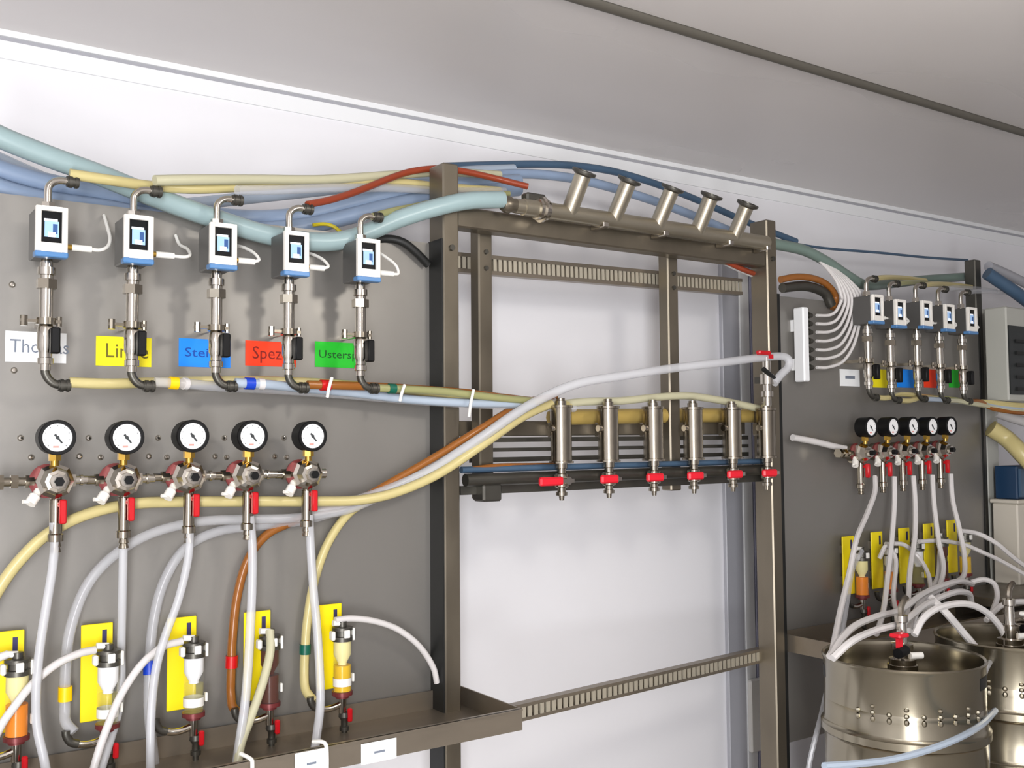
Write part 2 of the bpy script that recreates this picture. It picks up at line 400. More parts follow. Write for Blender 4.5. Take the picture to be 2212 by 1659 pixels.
def tray_card(xa, xb, ya, yb, label, n=1):
    a = at(xa, ya, .2225); b = at(xb, yb, .2225)
    z0 = max(min(a.z, b.z), ZT - TRAYH - .03)
    o = MB().box((a.x, D0 - .2232, b.z), (b.x, D0 - .2222, a.z)).build('paper_card', 'card_white')
    tag(o, label, 'card', 'white cards stuck on the tray front')
    z = (a.z + b.z) / 2; w = b.x - a.x
    p = MB()
    p.box((a.x + w * .36, D0 - .2237, z - .0022), (a.x + w * .66, D0 - .2233, z + .0012))
    p.build('print', 'ink', o)
tray_card(780, 856, 1608, 1637, 'white paper card on the tray front, to the right of the zip-tied one')
tray_card(637, 706, 1628, 1668, 'white paper card on the tray front beside the white cable tie, cut by the frame')

# ------------------------------------------------------------------ mounting panels
def panel(xa, xb, z0, z1, label, glints):
    o = MB().box((xa, D0, z0), (xb, D0 + 0.003, z1)).build('mounting_board', 'panel')
    tag(o, label, 'panel')
    for (px, py) in glints:
        p = at(px, py, 0.0)
        MB().lathe((p.x, D0 + .0005, p.z), (p.x, D0 - 1, p.z), [(0, .005), (.002, .005), (.0045, .003), (.005, 0.0)], 10).build('glint_stud', 'chrome', o)  # chrome stud added in place of a bright reflected dot on the sheet
    return o
ZP = at(925, 525, 0).z
glint_px = []
for gx in (125, 275, 418, 547, 677):
    if gx < 677: glint_px += [(gx + 66, 946), (gx + 46, 986)]
    glint_px += [(gx - 58, 988)]
glint_px += [(44, 946), (84, 946), (26, 615), (30, 800)]
pL = panel(-0.45, at(929, 800, 0).x, ZT - .03, ZP, 'large brushed steel sheet carrying the near row of meters and gauges', glint_px)
XP0 = XB1 + .013; XP1 = at(2124, 1000, 0).x; ZPR = at(1708, 642, 0).z
pR = panel(XP0, XP1, ZT2 - .28, ZPR, 'brushed steel sheet on the far side carrying the small distant gauges', [])
e = MB().box((XP0, D0 - .004, ZT2 + .01), (XP0 + .008, D0 + .001, ZPR)).build('edge_strip', 'panel_edge', pR)
e = MB().box((XP1 - .006, D0 - .004, ZT2 - .2), (XP1, D0 + .001, ZPR)).build('edge_strip', 'black_and_shade', pR)  # black strip in place of the dark gap past the sheet

# ------------------------------------------------------------------ name cards
def name_card(px0, py0, px1, py1, m, label, group, words=None, ink=None, size=.03, tx=.12, xs=1.0, dz=0):
    a = at(px0, py0, .002); b = at(px1, py1, .002)
    o = MB().box((a.x, D0 - .0012, b.z), (b.x, D0, a.z)).build('name_card', m)
    tag(o, label, 'card', group)
    if words: text(words, ink, size, (a.x + (b.x - a.x) * tx, D0 - .0016, (a.z + b.z) / 2 + dz), o, xs=xs)
    return o
G = 'coloured name cards on the near panel'
name_card(12, 714, 143, 785, 'card_white', 'white lettered card behind the leftmost meter pipe on the near panel', G, 'Thomas', 'ink', .030, .07, .90)
name_card(208, 725, 327, 793, 'card_yellow', 'yellow lettered card behind the second meter pipe on the near panel', G, 'Linde', 'ink_yellow', .034, .15, .95)
name_card(387, 730, 498, 795, 'card_blue', 'blue lettered card behind the third meter pipe on the near panel', G, 'Stein', 'ink_blue', .023, .10, 1.25)
name_card(531, 735, 640, 793, 'card_red', 'orange-red lettered card behind the fourth meter pipe on the near panel', G, 'Spez', 'ink_red', .032, .12, .95)
name_card(681, 737, 790, 796, 'card_green', 'green lettered card behind the fifth meter pipe on the near panel', G, 'Ustersp', 'ink_green', .021, .06, 1.2)
G = 'coloured name cards on the far panel'
c = name_card(1815, 797, 1858, 835, 'card_white', 'small white card left of the far row of meter pipes', G)
p = MB(); p0 = at(1836, 815, .0025)
p.box((p0.x - .018, D0 - .002, p0.z - .004), (p0.x + .022, D0 - .0013, p0.z + .004)); p.build('print', 'ink', c)
for (x0, x1, m, n) in ((1886, 1921, 'yellow', 'first'), (1938, 1975, 'blue', 'second'), (1996, 2024, 'red', 'third'), (2050, 2080, 'green', 'fourth')):
    name_card(x0, 797, x1, 838, 'card_' + m, 'small %s card behind the %s meter pipe of the far row' % (m, n), G)

# ------------------------------------------------------------------ flow meters
def flow_meter(px, py, d, label, group, cable=0, clampside=1):
    p = at(px, py, d); k = 1.0
    t = empty('flow_meter', (p.x, D0, p.z), label, 'flow meter', group)
    y1 = -0.112                            # front
    ax = -0.075                            # pipe axis
    MB().box((-.0215, -.1035, -.0405), (.0215, -.045, .033), .002).build('housing', 'housing', t)
    bz = MB()
    bz.box((-.0225, y1, -.0345), (-.0145, -.103, .0345), .001).box((.0145, y1, -.0345), (.0225, -.103, .0345), .001)
    bz.box((-.0147, y1, .0275), (.0147, -.103, .0345)).box((-.0147, y1, -.0345), (.0147, -.103, -.0205))
    bz.build('display_frame', 'bezel', t)
    sc = MB().box((-.0147, -.1065, -.0207), (.0147, -.1035, .0277)).build('screen', 'screen_dark', t)
    MB().box((-.0095, -.1072, -.0115), (.0105, -.1063, .0125)).build('lit_area', 'screen', sc)
    MB().box((-.0105, -.1075, .0125), (.0085, -.1063, .0160)).build('header_bar', 'screen_bar', sc)
    MB().box((.002, -.1076, -.0065), (.0085, -.1068, .0085)).build('readout', 'screen_deep', sc)
    MB().box((-.005, -.1078, -.0115), (.006, -.1068, -.004)).build('digits', 'screen_bar', sc)
    MB().box((-.0235, -.113, -.0425), (.0235, -.094, -.0338), .0015).build('base_plate', 'blue', t)
    MB().cyl((0, ax, -.0445), (0, ax, .037), .008, n=12).build('inlet_neck', 'satin', t)
    # top elbow
    el = MB().hexnut((0, ax, .036), (0, ax, .047), .0105)
    el.tube([(0, ax, .045), (0, ax, .066), (.002, ax, .074), (.009, ax, .081), (.018, ax, .084), (.03, ax, .084)], .0058, n=10, sub=4)
    el.build('top_elbow', 'chrome', t)
    MB().cyl((.026, ax, .084), (.044, ax, .084), .0085).cyl((.029, ax, .084), (.034, ax, .084), .0098).cyl((.038, ax, .084), (.042, ax, .084), .0098).build('hose_clamp', 'darksteel', t)
    # union, sight pipe, tap
    MB().lathe((0, ax, -.0445), (0, ax, -1), [(0, .009), (.008, .009), (.009, .013), (.020, .013), (.021, .010), (.027, .010)], 14).build('union', 'chrome', t)
    MB().hexnut((0, ax, -.0715), (0, ax, -.086), .0155).build('union_nut', 'satin', t)
    MB().cyl((0, ax, -.086), (0, ax, -.141), .0098).build('pipe', 'chrome', t)
    cl = MB().cyl((0, ax, -.131), (0, ax, -.141), .0145)
    cl.box((-.036, ax - .004, -.1385), (.021, ax + .004, -.1335)).box((-.004, ax, -.14), (.004, -.0, -.132)).cyl((-.031, ax, -.128), (-.031, ax, -.144), .0055, n=8).cyl((.019, ax, -.128), (.019, ax, -.143), .004, n=8)
    cl.build('pipe_clamp', 'satin', t)
    MB().lathe((0, ax, -.141), (0, ax, -1), [(0, .0095), (.006, .0125), (.036, .0125), (.042, .0095), (.050, .0095), (.051, .0115), (.060, .0115), (.061, .008), (.070, .008)], 14).build('tap_body', 'chrome', t)
    MB().box((.003, ax - .026, -.186), (.0165, ax - .011, -.1465), .002).cyl((.008, ax - .012, -.166), (.008, ax, -.166), .005, n=8).build('tap_lever', 'black', t)
    lo = MB().tube([(0, ax, -.205), (0, ax, -.214), (.005, ax, -.224), (.014, ax, -.231), (.026, ax, -.233)], .0066, n=10, sub=4)
    lo.build('bottom_elbow', 'darksteel', t)
    MB().cyl((.018, ax, -.233), (.036, ax, -.233), .0085).cyl((.021, ax, -.233), (.026, ax, -.233), .0100).cyl((.030, ax, -.233), (.034, ax, -.233), .0100).build('hose_clamp', 'darksteel', t)
    # signal cable
    MB().cyl((.021, -.085, -.0205), (.034, -.085, -.0205), .0045, n=10).build('socket', 'brass', t)
    cb = MB().cyl((.033, -.085, -.0205), (.062, -.085, -.0205), .0052, n=10).build('plug', 'white', t)
    pts = {0: [(.060, -.085, -.0205), (.075, -.083, -.020), (.088, -.075, -.012), (.095, -.06, .004), (.097, -.03, .03), (.098, -.004, .052)],
           1: [(.060, -.085, -.0205), (.080, -.083, -.020), (.091, -.075, -.014), (.094, -.05, .0), (.090, -.02, .012), (.088, -.004, .03)],
           2: [(.060, -.085, -.0205), (.070, -.085, -.016), (.066, -.07, -.002), (.056, -.04, .012), (.046, -.004, .020)],
           3: [(.060, -.085, -.0205), (.074, -.083, -.018), (.071, -.075, .0), (.055, -.05, .022), (.036, -.02, .046), (.03, -.004, .056)]}[cable]
    MB().tube(pts, .0028, n=8, sub=5).build('cable', 'white', t)
    return t
names = ('leftmost', 'second', 'third', 'fourth', 'fifth'); cards = ('white', 'yellow', 'blue', 'orange-red', 'green')
ML = [(112, 495), (300, 512), (483, 527), (641, 543), (797, 557)]
for i, (x, y) in enumerate(ML):
    flow_meter(x, y, .11, 'square-faced flow meter on a steel pipe in front of the lettered %s card' % cards[i], 'flow meters on the near panel', (0, 1, 2, 2, 3)[i])
MR = [(1897, 665), (1946, 675), (2003, 677), (2052, 684), (2101, 690)]
for i, (x, y) in enumerate(MR):
    flow_meter(x, y, .11, 'small distant flow meter, %s of the row on the far panel' % ('leftmost', 'second from left', 'third from left', 'fourth from left', 'rightmost')[i], 'flow meters on the far panel', (1, 2, 1, 2, 2)[i])

# ------------------------------------------------------------------ pressure regulators
def regulator(px, py, d, label, group, first=False, last=False, pitch=.10):
    p = at(px, py, d)
    t = empty('pressure_regulator', (p.x, D0, p.z), label, 'regulator', group)
    g = MB().lathe((0, -.072, 0), (0, -1, 0), [(0, .020), (.002, .0255), (.033, .0265), (.036, .0265), (.0375, .0255), (.0375, .0215), (.0345, .0208)], 28, cap=False)
    g.lathe((0, -.072, 0), (0, -1, 0), [(0, .020), (.0005, .020)], 20)
    ga = g.build('gauge_case', 'black', t)
    MB().cyl((0, -.104, 0), (0, -.1068, 0), .0212, n=28).build('dial', 'dial', ga)
    nd = MB(); a = math.radians(38); dx, dz = math.sin(a), -math.cos(a)
    nd.add([(-.006 * dx - .0017 * dz, -.1076, -.006 * dz + .0017 * dx), (-.006 * dx + .0017 * dz, -.1076, -.006 * dz - .0017 * dx), (.011 * dx + .0012 * dz, -.1076, .011 * dz - .0012 * dx), (.011 * dx - .0012 * dz, -.1076, .011 * dz + .0012 * dx),
            (-.006 * dx - .0017 * dz, -.1069, -.006 * dz + .0017 * dx), (-.006 * dx + .0017 * dz, -.1069, -.006 * dz - .0017 * dx), (.011 * dx + .0012 * dz, -.1069, .011 * dz - .0012 * dx), (.011 * dx - .0012 * dz, -.1069, .011 * dz + .0012 * dx)],
           [(0, 1, 2, 3), (4, 7, 6, 5), (0, 4, 5, 1), (1, 5, 6, 2), (2, 6, 7, 3), (3, 7, 4, 0)])
    nd.cyl((0, -.1067, 0), (0, -.108, 0), .0028, n=10)
    nd.build('needle', 'needle', ga)
    tk = MB()
    for k in range(9):
        w = math.radians(225 - k * 33.75); c, s_ = math.cos(w), math.sin(w)
        tk.box((c * .0175 - .0006, -.1072, s_ * .0175 - .0006), (c * .0175 + .0006, -.1067, s_ * .0175 + .0006))
    tk.build('scale_marks', 'needle', ga)
    MB().box((-.006, -.1073, -.0155), (.002, -.1067, -.0125)).build('red_mark', 'dial_red', ga)
    MB().hexnut((0, -.088, -.024), (0, -.088, -.035), .0095).cyl((0, -.088, -.034), (0, -.088, -.043), .006, n=10).build('gauge_stem', 'brass', t)
    zb = -.066
    MB().lathe((0, -.02, zb), (0, -1, zb), [(0, .016), (.02, .016), (.022, .024), (.044, .024), (.048, .021)], 18).build('valve_body', 'satin', t)
    bo = MB().lathe((.003, -.067, zb), (.003, -1, zb), [(0, .0275), (.012, .0275), (.016, .022), (.028, .017), (.029, .012), (.038, .0115), (.039, .0)], 8, smooth=False)
    b = bo.build('bonnet', 'chrome', t)
    MB().hexnut((.003, -.104, zb), (.003, -.1125, zb), .0075).build('adjusting_screw', 'black', b)
    MB().lathe((-.006, -.062, zb), (-.006, -1, zb), [(0, .026), (.005, .0262)], 18).build('ring', 'maroon', t)
    MB().box((-.008, -.03, zb - .008), (.008, 0, zb + .008)).build('wall_bracket', 'frame', t)
    cn = MB().hexnut((-.024, -.06, zb), (-.036, -.06, zb), .0105)
    cn.cyl((-.036, -.06, zb), (-.048, -.06, zb), .007, n=10)
    if first:
        cn.hexnut((-.046, -.06, zb), (-.056, -.06, zb), .011).cyl((-.056, -.06, zb), (-.068, -.06, zb), .007, n=10).hexnut((-.066, -.06, zb), (-.076, -.06, zb), .0125)
    cn.build('inlet_fitting', 'satin', t)
    cn = MB().hexnut((.024, -.06, zb), (.035, -.06, zb), .0105)
    if not last: cn.cyl((.034, -.06, zb), (pitch - .047, -.06, zb), .0068, n=10).cyl((.042, -.06, zb), (.046, -.06, zb), .009, n=10)
    else: cn.cyl((.034, -.06, zb), (.044, -.06, zb), .009, n=10)
    cn.build('outlet_fitting', 'chrome', t)
    rv = MB().cyl((-.018, -.066, zb - .014), (-.024, -.074, zb - .024), .006, n=10).cyl((-.024, -.074, zb - .022), (-.032, -.079, zb - .033), .0085, n=10)
    rv.cyl((-.032, -.079, zb - .030), (-.042, -.082, zb - .029), .003, n=8)
    rv.build('relief_valve', 'bezel', t)
    x = .007
    sv = MB().lathe((x, -.066, zb - .018), (x, -.066, -9), [(0, .008), (.010, .008), (.011, .0095), (.062, .0095), (.064, .0115), (.074, .0115), (.075, .007), (.082, .0085), (.083, .0065), (.090, .0085), (.091, .006)], 12)
    sv.build('shut_off_valve', 'satin', t)
    MB().box((.0085, -.089, -.131), (.0185, -.078, -.094), .002).cyl((.012, -.079, -.102), (.010, -.066, -.102), .0045, n=8).build('valve_lever', 'red', t)
    return t
GL = [(125, 945), (275, 945), (418, 942), (547, 942), (677, 942)]
gx = [at(x, y, .11).x for x, y in GL]
for i, (x, y) in enumerate(GL):
    regulator(x, y, .11, 'regulator with round white dial, %s of five on the near panel' % ('leftmost', 'second from left', 'middle one', 'fourth from left', 'rightmost')[i], 'regulators on the near panel', i == 0, i == 4, (gx[i + 1] - gx[i]) if i < 4 else .1)
GR = [(1884, 923), (1932, 922), (1975, 921), (2017, 921), (2057, 920)]
gx = [at(x, y, .11).x for x, y in GR]
for i, (x, y) in enumerate(GR):
    regulator(x, y, .11, 'small distant regulator with dial seen edge-on, %s of five on the far panel' % ('leftmost', 'second from left', 'middle one', 'fourth from left', 'rightmost')[i], 'regulators on the far panel', i == 0, i == 4, (gx[i + 1] - gx[i]) if i < 4 else .1)

# ------------------------------------------------------------------ foam detectors on yellow plates
def foam_detector(px, py, label, group, foam='foam_white', beer='beer_clear', k=1.0, band=True):
    p = at(px, py, .02)
    t = empty('foam_detector', (p.x, D0, p.z), label, 'foam detector', group)
    pb = MB().box((-.024, -.020, -.076), (.024, -.016, .076), .001)
    pb.build('back_plate', 'yellow', t)
    MB().box((.0075, -.0208, .042), (.0145, -.0198, .066)).build('slot', 'slot', t)
    for z in (-.04, .04): MB().box((-.010, -.0165, z - .01), (.010, 0, z + .01)).build('stand_off', 'frame', t)
    c = (.010, -.052)
    MB().cyl((c[0], c[1], -.074), (c[0], c[1], .016), .0165, n=20).build('glass_tube', 'glass', t)
    MB().lathe((c[0], c[1], .0145), (c[0], c[1], -9), [(0, .0155), (.024, .0155), (.038, .008), (.042, .008)], 18).build('float', foam, t)
    MB().cyl((c[0], c[1], -.0735), (c[0], c[1], -.028), .0154, n=18).build('liquid', beer, t)
    if band: MB().lathe((c[0], c[1], -.064), (c[0], c[1], -.048), [(0, .01665), (.014, .01665)], 20, cap=False).build('band', 'white', t)
    tp = MB().lathe((c[0], c[1], .015), (c[0], c[1], 9), [(0, .0185), (.008, .0185), (.009, .014), (.018, .014), (.019, .0185), (.024, .0185), (.025, .008), (.034, .008)], 18)
    tp.build('top_cap', 'darksteel', t)
    MB().box((c[0] - .024, c[1] - .01, .018), (c[0] - .0165, c[1] + .004, .034), .002).box((c[0] + .0175, c[1] - .006, .014), (c[0] + .0225, c[1] + .004, .036), .001).box((c[0] - .005, c[1] - .021, .022), (c[0] + .006, c[1] - .0165, .036), .001).build('clip', 'white', t)
    MB().cyl((c[0], c[1], .0455), (c[0] - .018, c[1], .0475), .0052, n=10).build('vent_spout', 'white', t)
    MB().box((c[0] + .0185, c[1] - .004, -.06), (c[0] + .0225, c[1] + .003, -.045), .001).build('side_clip', 'white', t)
    MB().lathe((c[0], c[1], -.074), (c[0], c[1], -9), [(0, .0185), (.007, .0185), (.008, .012), (.012, .012)], 18).build('bottom_cap', 'maroon', t)
    bv = MB().cyl((c[0], c[1], -.085), (c[0], c[1], -.112), .0075, n=12)
    bv.tube([(c[0], c[1], -.096), (c[0] - .018, c[1], -.101), (c[0] - .034, c[1], -.1015), (c[0] - .046, c[1], -.098)], .0058, n=10, sub=4)
    bv.build('valve_body', 'chrome', t)
    MB().tube([(c[0] - .043, c[1], -.099), (c[0] - .054, c[1], -.094), (c[0] - .060, c[1], -.084), (c[0] - .061, c[1], -.076)], .0066, n=10, sub=4).build('inlet_bend', 'darksteel', t)
    MB().box((c[0] + .006, c[1] - .014, -.128), (c[0] + .0145, c[1] - .006, -.104), .002).build('valve_lever', 'red', t)
    dn = MB().lathe((c[0] + .004, c[1], -.112), (c[0] + .004, c[1], -9), [(0, .0095), (.008, .0105), (.014, .006), (.024, .006), (.025, .0085), (.032, .0085), (.033, .005), (.046, .005), (.047, .007), (.052, .004)], 12)
    dn.build('drain_spout', 'darksteel', t)
    return t
FL = [(14, 1473), (209, 1452), (393, 1433), (556, 1416), (712, 1397)]
spec = [('foam_cream', 'beer_amber', False), ('foam_white', 'beer_clear', True), ('foam_white', 'beer_clear', True), ('beer_dark', 'beer_dark', False), ('foam_cream', 'beer_gold', True)]
what = ('amber liquid at the left frame edge', 'white float, second from left', 'white float, third from left', 'dark brown liquid', 'cream float, rightmost of the near panel')
for i, (x, y) in enumerate(FL):
    foam_detector(x, y, 'foam detector on yellow plate with ' + what[i], 'foam detectors on the near panel', *spec[i][:2], band=spec[i][2])
FR = [(1834, 1221), (1896, 1210), (1955, 1200), (2008, 1189), (2058, 1180)]
spec = [('foam_cream', 'beer_amber'), ('foam_white', 'beer_amber'), ('foam_white', 'beer_clear'), ('beer_dark', 'beer_dark'), ('foam_cream', 'beer_gold')]
for i, (x, y) in enumerate(FR):
    foam_detector(x, y, 'small foam detector on yellow plate above the kegs, %s of five' % ('leftmost', 'second from left', 'middle one', 'fourth from left', 'rightmost')[i], 'foam detectors on the far panel', *spec[i], band=False)

# ------------------------------------------------------------------ branched pipe on the top rail
pa, pb = at(1112, 435, .075), at(1655, 533, .075); zp = (pa.z + pb.z) / 2
man = empty('branched_pipe', (pa.x, D0 - .075, zr + .021), 'horizontal steel pipe with five slanting flanged branches lying on the top rail', 'pipe')
mo = Vector(man.location)
def Pm(mb, n, m='pipe', par=None):
    o = mb.build(n, m, par or man); o.location = -mo if par is None else (0, 0, 0); return o
Pm(MB().lathe((pa.x, D0 - .075, zp), (9, D0 - .075, zp), [(0, .015), (.02, .015), (.021, .0175), (pb.x - pa.x, .0175)], 18), 'main_pipe')
Pm(MB().lathe((pa.x - .03, D0 - .075, zp), (9, D0 - .075, zp), [(0, .0135), (.008, .0175), (.016, .0175), (.017, .0145), (.032, .0145)], 16), 'hose_clamp', 'frame')
cx = at(1168, 440, .075).x
Pm(MB().lathe((cx - .012, D0 - .075, zp), (9, D0 - .075, zp), [(0, .017), (.001, .022), (.011, .022), (.012, .027), (.016, .027), (.017, .022), (.026, .022)], 18), 'clamp_ferrule', 'chrome')
Pm(MB().box((cx - .03, D0 - .07, zp + .01), (cx + .02, D0 - .045, zp + .035), .004), 'clamp_bolt', 'darksteel')
for bx in (at(1290, 500, .06).x, at(1420, 522, .06).x, at(1560, 545, .06).x, at(1640, 520, .06).x):
    Pm(MB().box((bx - .008, D0 - .092, zr + .008), (bx + .008, D0 - .046, zp - .009), .002), 'pipe_support', 'chrome')
for (bx, by, tx, ty) in ((1228, 455, 1264, 366), (1324, 472, 1362, 384), (1418, 490, 1455, 401), (1505, 507, 1539, 417), (1584, 521, 1617, 436)):
    b = at(bx, by, .075); q0 = Vector((b.x, D0 - .075, zp))
    q1 = at(tx, ty, .12)
    dr = (q1 - q0).normalized(); dr = (Vector((0.02, -.47, .88))).normalized() if False else dr
    L = (q1 - q0).length
    br = MB().lathe(q0, q1, [(0, .0175), (L - .012, .0175)], 16)
    o = Pm(br, 'branch')
    fr = MB().lathe(q0 + dr * (L - .013), q1, [(0, .0175), (.004, .0255), (.008, .0265), (.010, .0265), (.0105, .017), (.004, .016)], 18, cap=False)
    fr.lathe(q0 + dr * (L - .011), q1, [(0, .017), (.0005, .017)], 16)
    f_ = fr.build('flange', 'darksteel', o)

# ------------------------------------------------------------------ row of upright valves
VX = [(1212, 940), (1314, 938), (1411, 935), (1497, 933), (1581, 930), (1655, 928)]
vz0 = at(1212, 1000, .05).z; vz1 = at(1212, 876, .05).z; vzh = at(1165, 1040, .07).z
hd = empty('header_pipe', (at(1030, 1035, .03).x, D0, vzh), 'dark steel header pipe running below the row of red-handled valves', 'pipe')
ho = Vector(hd.location)
x0 = at(1005, 1030, .035).x
m1 = MB().cyl((x0, D0 - .035, vzh + .006), (XB + .02, D0 - .035, vzh + .006), .013, n=14); o = m1.build('pipe', 'darksteel', hd); o.location = -ho
m1 = MB().cyl((x0, D0 - .02, vzh + .026), (XB + .0, D0 - .02, vzh + .026), .007, n=10); o = m1.build('upper_pipe', 'h_navy', hd); o.location = -ho
m1 = MB().box((x0, D0 - .018, vzh - .024), (XB, D0 - .010, vzh - .006)); o = m1.build('angle_bar', 'darksteel', hd); o.location = -ho
p0 = at(1030, 1050, .02); m1 = MB().box((p0.x, D0 - .045, at(1030, 1085, .04).z), (p0.x + .045, D0 - .003, at(1030, 1046, .04).z), .004); o = m1.build('end_bracket', 'darksteel', hd); o.location = -ho
for i, (x, y) in enumerate(VX):
    p = at(x, y, .06)
    t = empty('upright_valve', (p.x, D0 - .06, vz0), 'upright steel valve with red handle, %s in the row between the posts' % ('leftmost', 'second from left', 'third from left', 'third from right', 'second from right', 'rightmost')[i], 'valve', 'upright red-handled valves between the posts')
    hgt = vz1 - vz0
    MB().lathe((0, 0, 0), (0, 0, 9), [(0, .026), (.004, .026), (.005, .0225), (hgt - .006, .0225), (hgt - .005, .025), (hgt, .025), (hgt, .018), (hgt - .002, .017)], 20).build('cylinder', 'satin', t)
    MB().lathe((0, 0, hgt - .001), (0, 0, 9), [(0, .012), (.01, .012), (.011, .009), (.016, .009)], 12).build('top_nipple', 'satin', t)
    MB().cyl((-.019, 0, hgt * .6), (-.029, 0, hgt * .6), .0075, n=10).build('side_port', 'chrome', t)
    zh_ = vzh - vz0
    MB().lathe((0, 0, .001), (0, 0, -9), [(0, .0125), (.012, .0125), (.013, .010), (.022, .010), (.024, .016), (.05, .016), (.052, .009), (.060, .009), (.061, .012), (.068, .012), (.069, .006), (.078, .005)], 14).build('tee', 'satin', t)
    MB().cyl((0, 0, zh_ + .004), (0, .03, zh_ + .006), .009, n=12).build('branch', 'satin', t)
    hx0, hx1 = (-.075, -.016) if i == 0 else (-.043, .004)
    MB().cyl((0, -.012, zh_), (0, -.026, zh_), .0085, n=12).build('spindle', 'chrome', t)
    o = MB().box((hx0, -.031, zh_ - .0088), (hx1, -.019, zh_ + .0088), .0035).build('handle', 'red_bright', t)
    MB().box((-.017, -.0285, zh_ - .004), (.012, -.0215, zh_ + .004)).build('handle_shank', 'chrome', t)
    MB().box((-.0105, .018, hgt * .45), (.0105, .035, hgt * .7), .002).build('clamp_block', 'frame', t)

# ------------------------------------------------------------------ hoses
def hose(pts, r, m, label, group=None, name='hose', rings=(), cat='hose', n=10):
    P = H(*pts); o = empty(name, P[0], label, cat, group)
    q = MB().tube([p - P[0] for p in P], r, n=n).build('tube', m, o)
    for (i, fr, mm, rr, L) in rings:
        a = P[i] + (P[i + 1] - P[i]) * fr; dr = (P[i + 1] - P[i]).normalized()
        MB().cyl(a - dr * L / 2 - P[0], a + dr * L / 2 - P[0], rr, n=12).build('marker_sleeve' if mm.startswith('ring') else 'sleeve', mm, o)
    return o
GU = 'thick cooling hoses above the near panel'
hose([(-60, 262, .03), (0, 296, .03), (110, 340, .03), (215, 378, .03), (330, 424, .03), (440, 464, .03), (560, 503, .03), (650, 520, .035), (720, 522, .04), (780, 508, .045), (860, 474, .055), (940, 449, .068), (1010, 434, .075), (1085, 431, .075)], .0175, 'h_teal',
     'thick pale teal hose sagging behind the near meters up to the branched pipe', GU)
hose([(-60, 334, -.05), (0, 366, -.05), (100, 395, -.05), (230, 420, -.05), (380, 452, -.06), (520, 472, -.06), (650, 466, -.06), (760, 440, -.06), (850, 418, -.06), (930, 404, -.07), (1040, 396, -.09), (1120, 392, -.1)], .0165, 'h_slate',
     'upper of two slate-blue hoses hanging behind the top edge of the near panel', GU)
hose([(-60, 378, -.04), (0, 408, -.04), (100, 434, -.04), (230, 452, -.04), (380, 480, -.05), (520, 497, -.05), (650, 490, -.05), (760, 466, -.05), (850, 443, -.05), (930, 428, -.06), (1040, 414, -.08), (1120, 408, -.09)], .0165, 'h_slate',
     'lower of two slate-blue hoses hanging behind the top edge of the near panel', GU)
hose([(-60, 315, -.12), (0, 345, -.12), (90, 385, -.12), (180, 420, -.12), (300, 450, -.12), (420, 440, -.12), (560, 425, -.13), (700, 410, -.13), (850, 392, -.13), (990, 372, -.14), (1110, 366, -.14)], .012, 'h_blueclear',
     'pale blue hose hanging behind the two slate-blue ones over the near panel', GU)
GB = 'product hoses from the near meter tops'
hose([(150, 376, .075), (230, 388, .075), (330, 402, .05), (430, 408, .04), (560, 402, .02), (700, 396, -.01), (850, 394, -.03), (960, 404, -.04), (1080, 412, -.04)], .0085, 'h_beige', 'beige hose leaving the top elbow of the leftmost near meter', GB)
hose([(334, 390, .075), (430, 388, .06), (560, 388, .03), (700, 388, .0), (850, 378, -.03), (960, 372, -.05), (1080, 378, -.06)], .009, 'h_cream', 'cream hose leaving the top elbow of the second near meter', GB)
hose([(512, 411, .075), (600, 410, .05), (720, 406, .01), (850, 406, -.02), (960, 412, -.035), (1090, 412, -.04)], .0085, 'h_clear', 'clear hose leaving the top elbow of the third near meter', GB)
hose([(664, 442, .075), (720, 430, .05), (780, 410, .02), (840, 386, -.005), (890, 370, -.02), (950, 364, -.022), (1010, 372, -.02), (1080, 388, -.01), (1140, 403, .01)], .0068, 'h_red', 'red-brown hose arching over the first post from the fourth near meter', GB)
hose([(802, 468, .075), (850, 455, .05), (900, 445, .02), (960, 432, -.022), (1030, 424, -.025), (1100, 418, -.02)], .0065, 'h_green', 'olive hose leaving the top elbow of the fifth near meter', GB)
hose([(676, 486, -.02), (700, 484, -.02), (720, 489, -.015), (737, 502, -.01)], .0035, 'wire_yellow', 'short yellow wire between the fourth and fifth near meters', None, 'wire', cat='wire', n=8)
GN = 'dark hoses behind the branched pipe'
hose([(960, 360, -.16), (1080, 356, -.16), (1180, 355, -.16), (1260, 360, -.16), (1340, 374, -.16), (1430, 402, -.16), (1520, 438, -.16), (1610, 478, -.16), (1720, 522, -.14)], .009, 'h_navy', 'navy hose arching highest behind the slanting branches', GN)
hose([(990, 388, -.13), (1090, 376, -.13), (1180, 378, -.13), (1270, 392, -.13), (1370, 420, -.13), (1470, 455, -.13), (1580, 500, -.12)], .011, 'h_slate', 'slate hose below the navy one behind the slanting branches', GN)

